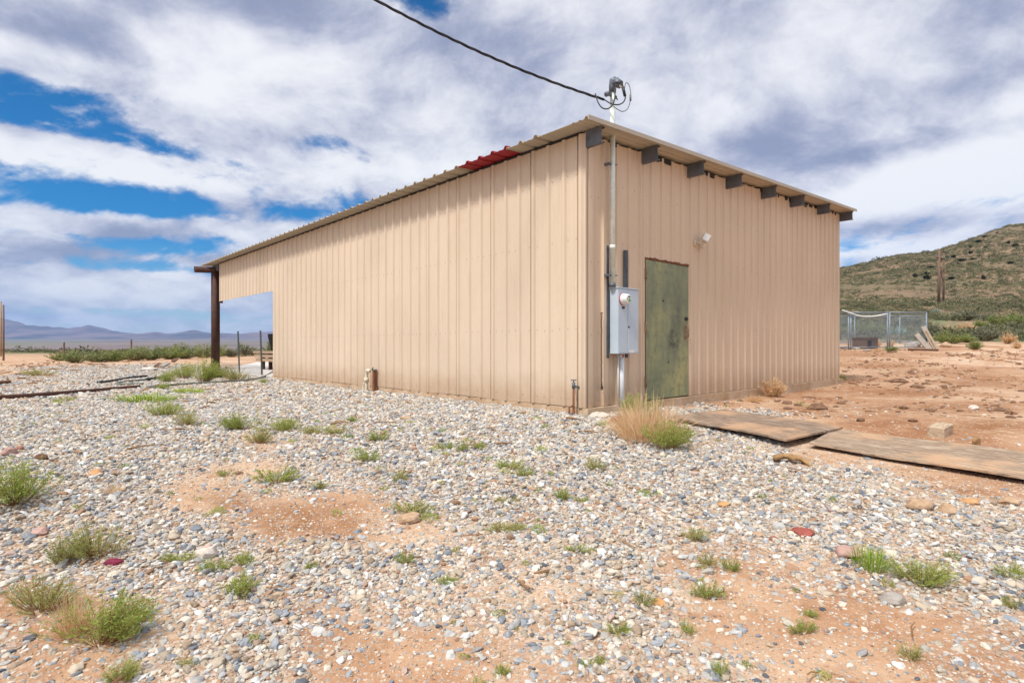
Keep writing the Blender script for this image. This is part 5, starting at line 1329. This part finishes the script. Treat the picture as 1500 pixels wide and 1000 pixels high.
def clods():                               # crumbs of dirt on the yard to the right
    r_ = np.random.default_rng(23); n = 2600; Y = np.sqrt(r_.uniform(7 ** 2, 27 ** 2, n)); q = r_.uniform(.28, .98, n); X = q * Y; s = (X - C[0]) * V[0] + (Y - C[1]) * V[1]; t = (X - C[0]) * U[0] + (Y - C[1]) * U[1]
    k = ~((s > -.2) & (t > -.15) & (s < 10.3)) & (fbm(X * .6, Y * .6, 97, 3) > -.1); X, Y = X[k], Y[k]; Z = height(X, Y); mb = MB()
    for x, y, z in zip(X, Y, Z):
        rr = float(np.exp(r_.normal(-3.65, .6))); o = []
        for h, f in ((-.3, .8), (.15, 1.0), (.5, .6)): o.append(mb.addv([(x + rr * f * r_.uniform(.7, 1.3) * math.cos(k * 1.047), y + rr * f * r_.uniform(.7, 1.3) * math.sin(k * 1.047), z + rr * h) for k in range(6)]))
        for i in range(2):
            for k in range(6): mb.face((o[i] + k, o[i] + (k + 1) % 6, o[i + 1] + (k + 1) % 6, o[i + 1] + k))
        mb.face([o[2] + k for k in range(6)])
    o = mb.build('dirt_clods', 'brown_rock'); o['kind'] = 'stuff'
clods()

# ================================================================== SKY, SUN, AIR, CAMERA
SUN_EL, SUN_AZ = R(57), math.atan2(-.63, -.78)          # azimuth measured from +Y towards +X
w = bpy.data.worlds.new('World'); sc.world = w; w.use_nodes = True
t = NT(w.node_tree); bg = w.node_tree.nodes['Background']; bg.inputs[1].default_value = .1
sky = t.n('ShaderNodeTexSky', sky_type='NISHITA'); sky.sun_disc = False; sky.sun_elevation = SUN_EL; sky.sun_rotation = SUN_AZ
sky.altitude = 1200; sky.air_density = 1.0; sky.dust_density = .6; sky.ozone_density = 2.2
hs = t.n('ShaderNodeHueSaturation', {'Hue': .5, 'Saturation': 1.7, 'Value': .88, 'Color': sky.outputs[0]})
tc = t.n('ShaderNodeTexCoord'); dv = t.vm('NORMALIZE', tc.outputs['Generated'])
sx = t.n('ShaderNodeSeparateXYZ', {0: dv})
zz = t.m('ADD', t.m('MAXIMUM', sx.outputs[2], 0.0), .36)
uv = t.n('ShaderNodeCombineXYZ', {0: t.m('DIVIDE', sx.outputs[0], zz), 1: t.m('DIVIDE', sx.outputs[1], zz), 2: 0.0}).outputs[0]
az = t.m('ARCTAN2', sx.outputs[0], sx.outputs[1]); el = t.m('ARCSINE', sx.outputs[2])
def azel(px, py):
    a = math.atan((px - CX) / F); return a, math.atan((HY - py) / F * math.cos(a))
wn = t.noise(uv, 1.1, 3, .5); wn2 = t.noise(t.vm('ADD', uv, (7.3, 2.1, 0)), 1.1, 3, .5)
wob = t.n('ShaderNodeCombineXYZ', {0: t.m('SUBTRACT', wn, .5), 1: t.m('SUBTRACT', wn2, .5), 2: 0.0}).outputs[0]
uvw = t.vm('ADD', uv, t.vm('MULTIPLY', wob, (.38, .38, 0)))
def blob(px, py, wx, wy, amt):
    a, e = azel(px, py)
    dx = t.m('DIVIDE', t.m('SUBTRACT', az, a), wx / F); dy = t.m('DIVIDE', t.m('SUBTRACT', el, e), wy / F)
    q = t.m('ADD', t.m('MULTIPLY', dx, dx), t.m('MULTIPLY', dy, dy))
    return t.m('MULTIPLY', t.m('POWER', 2.718, t.m('MULTIPLY', q, -1.0)), amt)
def total(lst):
    s = lst[0]
    for q in lst[1:]: s = t.m('ADD', s, q)
    return s
COVER_BIAS = [(60, 160, 120, 20, -.34), (20, 235, 90, 14, -.30), (190, 300, 60, 30, -.34), (90, 130, 50, 12, -.2), (350, 250, 50, 12, -.22), (480, 210, 40, 14, -.2), (215, 135, 40, 18, -.26), (140, 300, 150, 28, -.42), (300, 270, 70, 14, -.26), (60, 345, 80, 10, -.26), (270, 395, 110, 8, -.26), (120, 455, 200, 7, -.2), (350, 410, 60, 10, -.2), (210, 365, 70, 14, -.3), (270, 225, 110, 12, -.32), (460, 190, 50, 28, -.26), (620, 8, 70, 26, -.36), (500, 300, 90, 30, -.22), (300, 365, 100, 12, -.2),
              (90, 255, 90, 26, .28), (195, 335, 48, 22, .46), (70, 320, 60, 16, .3), (300, 60, 260, 70, .3), (560, 120, 160, 90, .22), (1000, 120, 420, 140, .38), (1350, 60, 300, 80, .22), (90, 95, 110, 18, .22),
              (1180, 250, 80, 40, -.12), (1440, 110, 80, 14, -.12), (1330, 290, 140, 40, .25), (1400, 300, 90, 14, -.3), (60, 205, 150, 9, .30), (200, 258, 150, 11, .26), (120, 362, 200, 14, .34), (340, 335, 120, 13, .28), (390, 250, 120, 34, .26), (60, 405, 200, 14, .26), (240, 425, 200, 10, .26), (330, 170, 110, 40, .22), (150, 440, 120, 8, .2), (370, 430, 60, 14, .3)]
bias = total([blob(*b) for b in COVER_BIAS])
n1 = t.noise(uvw, 3.4, 9, .64)
vq = t.n('ShaderNodeTexVoronoi', {'Vector': t.vm('ADD', uvw, t.vm('MULTIPLY', t.n('ShaderNodeTexNoise', {'Vector': uvw, 'Scale': 9.0, 'Detail': 3.0, 'Roughness': .6}).outputs[1], (.10, .10, 0))), 'Scale': 4.2, 'Detail': 2.0, 'Roughness': .55, 'Lacunarity': 2.1, 'Smoothness': .6}, feature='SMOOTH_F1', normalize=True)
bil = t.m('SUBTRACT', .42, vq.outputs['Distance']); n2 = t.noise(t.vm('ADD', uvw, (3.1, 9.2, 0)), .9, 5, .55)
n5 = t.m('ADD', t.noise(t.vm('ADD', uvw, (1.7, -6.0, 0)), 10.0, 6, .62), t.m('MULTIPLY', bil, 1.5))
nc = t.m('ADD', t.m('ADD', t.m('MULTIPLY', n1, .95), t.m('MULTIPLY', n2, .32)), t.m('MULTIPLY', t.m('SUBTRACT', n5, .5), .34))
cov = t.sstep(t.m('ADD', nc, t.m('MULTIPLY', bias, .72)), .50, .72)
# cloud brightness: lit tops, lavender grey bellies
n3 = t.noise(t.vm('ADD', uvw, (21.0, 4.0, 0)), 3.2, 9, .66); n4 = t.noise(t.vm('ADD', uvw, (-8.0, 14.0, 0)), .8, 4, .5)
SH = [(620, 175, 200, 60, -.10), (120, 25, 150, 40, -.14), (420, 10, 220, 26, -.18), (200, 345, 50, 12, -.22), (1130, 215, 90, 40, -.26), (1480, 110, 90, 22, -.24), (1080, 210, 60, 26, -.1), (1400, 310, 110, 26, -.22), (1340, 210, 120, 12, -.18), (560, 310, 120, 26, -.16), (300, 380, 120, 14, -.2), (60, 370, 90, 14, -.22), (180, 335, 40, 12, -.16), (60, 60, 160, 20, -.12), (330, 190, 120, 20, -.14), (700, 60, 80, 40, -.12), (900, 40, 120, 30, -.1), (320, 300, 90, 20, -.2), (780, 100, 130, 70, -.08),
      (300, 90, 90, 50, .16), (420, 100, 120, 50, .12), (1360, 270, 110, 26, .32), (1290, 300, 60, 22, .28), (1290, 365, 60, 12, .3), (1340, 275, 60, 22, .25), (1450, 250, 60, 16, .2), (60, 215, 120, 12, .16), (200, 255, 120, 12, .16), (1460, 270, 60, 30, .3), (90, 255, 90, 20, .2), (1000, 60, 300, 60, .10), (70, 75, 90, 12, .18), (560, 250, 120, 30, .1), (240, 435, 160, 16, .14)]
sh = t.m('ADD', t.m('ADD', t.m('ADD', t.m('MULTIPLY', n3, .85), t.m('MULTIPLY', t.m('SUBTRACT', n5, .5), .42)), t.m('MULTIPLY', n4, .30)), total([blob(*b) for b in SH]))
ccol = t.ramp(t.sstep(sh, .31, .92), [(0, (2.3, 2.6, 3.7)), (.25, (3.5, 3.7, 4.7)), (.5, (4.9, 5.0, 5.75)), (.75, (6.2, 6.25, 6.7)), (1, (7.4, 7.4, 7.5))])
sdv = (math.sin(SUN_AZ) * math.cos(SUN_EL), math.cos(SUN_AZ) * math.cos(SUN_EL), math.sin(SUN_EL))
glow = t.sstep(t.vm('DOT_PRODUCT', dv, sdv), .25, 1.0)  # bright cloud added round the sun, out of view, as soft fill light
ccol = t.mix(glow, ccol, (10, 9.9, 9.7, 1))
# thin cloud lets the blue through
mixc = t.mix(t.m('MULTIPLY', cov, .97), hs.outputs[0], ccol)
# pale veil near the horizon
veil = t.m('MULTIPLY', t.m('SUBTRACT', 1.0, t.sstep(sx.outputs[2], -.01, .10)), .25)
mixc = t.mix(veil, mixc, (3.3, 4.0, 5.2, 1))
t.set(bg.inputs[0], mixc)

sun = bpy.data.lights.new('sun', 'SUN'); sun.energy = 3.1; sun.angle = R(9); sun.color = (1, .975, .93)
so = bpy.data.objects.new('sun', sun); col.objects.link(so)
sd = Vector((math.sin(SUN_AZ) * math.cos(SUN_EL), math.cos(SUN_AZ) * math.cos(SUN_EL), math.sin(SUN_EL)))
so.rotation_euler = sd.to_track_quat('Z', 'Y').to_euler(); so.location = (-20, -20, 30)

hz = MB().span((-9600, -9600, -40), (9600, 9600, 520)).build('haze', None); hz['kind'] = 'stuff'
hm = bpy.data.materials.new('haze_air'); hm.use_nodes = True; nt = hm.node_tree; nt.nodes.clear()
ou = nt.nodes.new('ShaderNodeOutputMaterial'); pv_ = nt.nodes.new('ShaderNodeVolumePrincipled'); pv_.inputs['Density'].default_value = 9e-5; pv_.inputs['Color'].default_value = (.36, .58, 1.0, 1); pv_.inputs['Anisotropy'].default_value = .1
nt.links.new(pv_.outputs[0], ou.inputs['Volume']); hz.data.materials.append(hm)

cd = bpy.data.cameras.new('camera'); cam = bpy.data.objects.new('camera', cd); col.objects.link(cam); sc.camera = cam
cam.location = (0, 0, H); cam.rotation_euler = (R(90), 0, 0)
cd.sensor_width = 36; cd.lens = 36 * F / 1500; cd.shift_y = (HY - 500) / 1500; cd.clip_start = .05; cd.clip_end = 30000
vs = sc.view_settings; vs.view_transform = 'Standard'; vs.look = 'None'; vs.exposure = .43; vs.gamma = 1
cy = sc.cycles if hasattr(sc, 'cycles') else None
sc.render.engine = 'CYCLES'
sc.cycles.use_denoising = True; sc.cycles.volume_bounces = 0; sc.cycles.max_bounces = 6; sc.cycles.transparent_max_bounces = 4
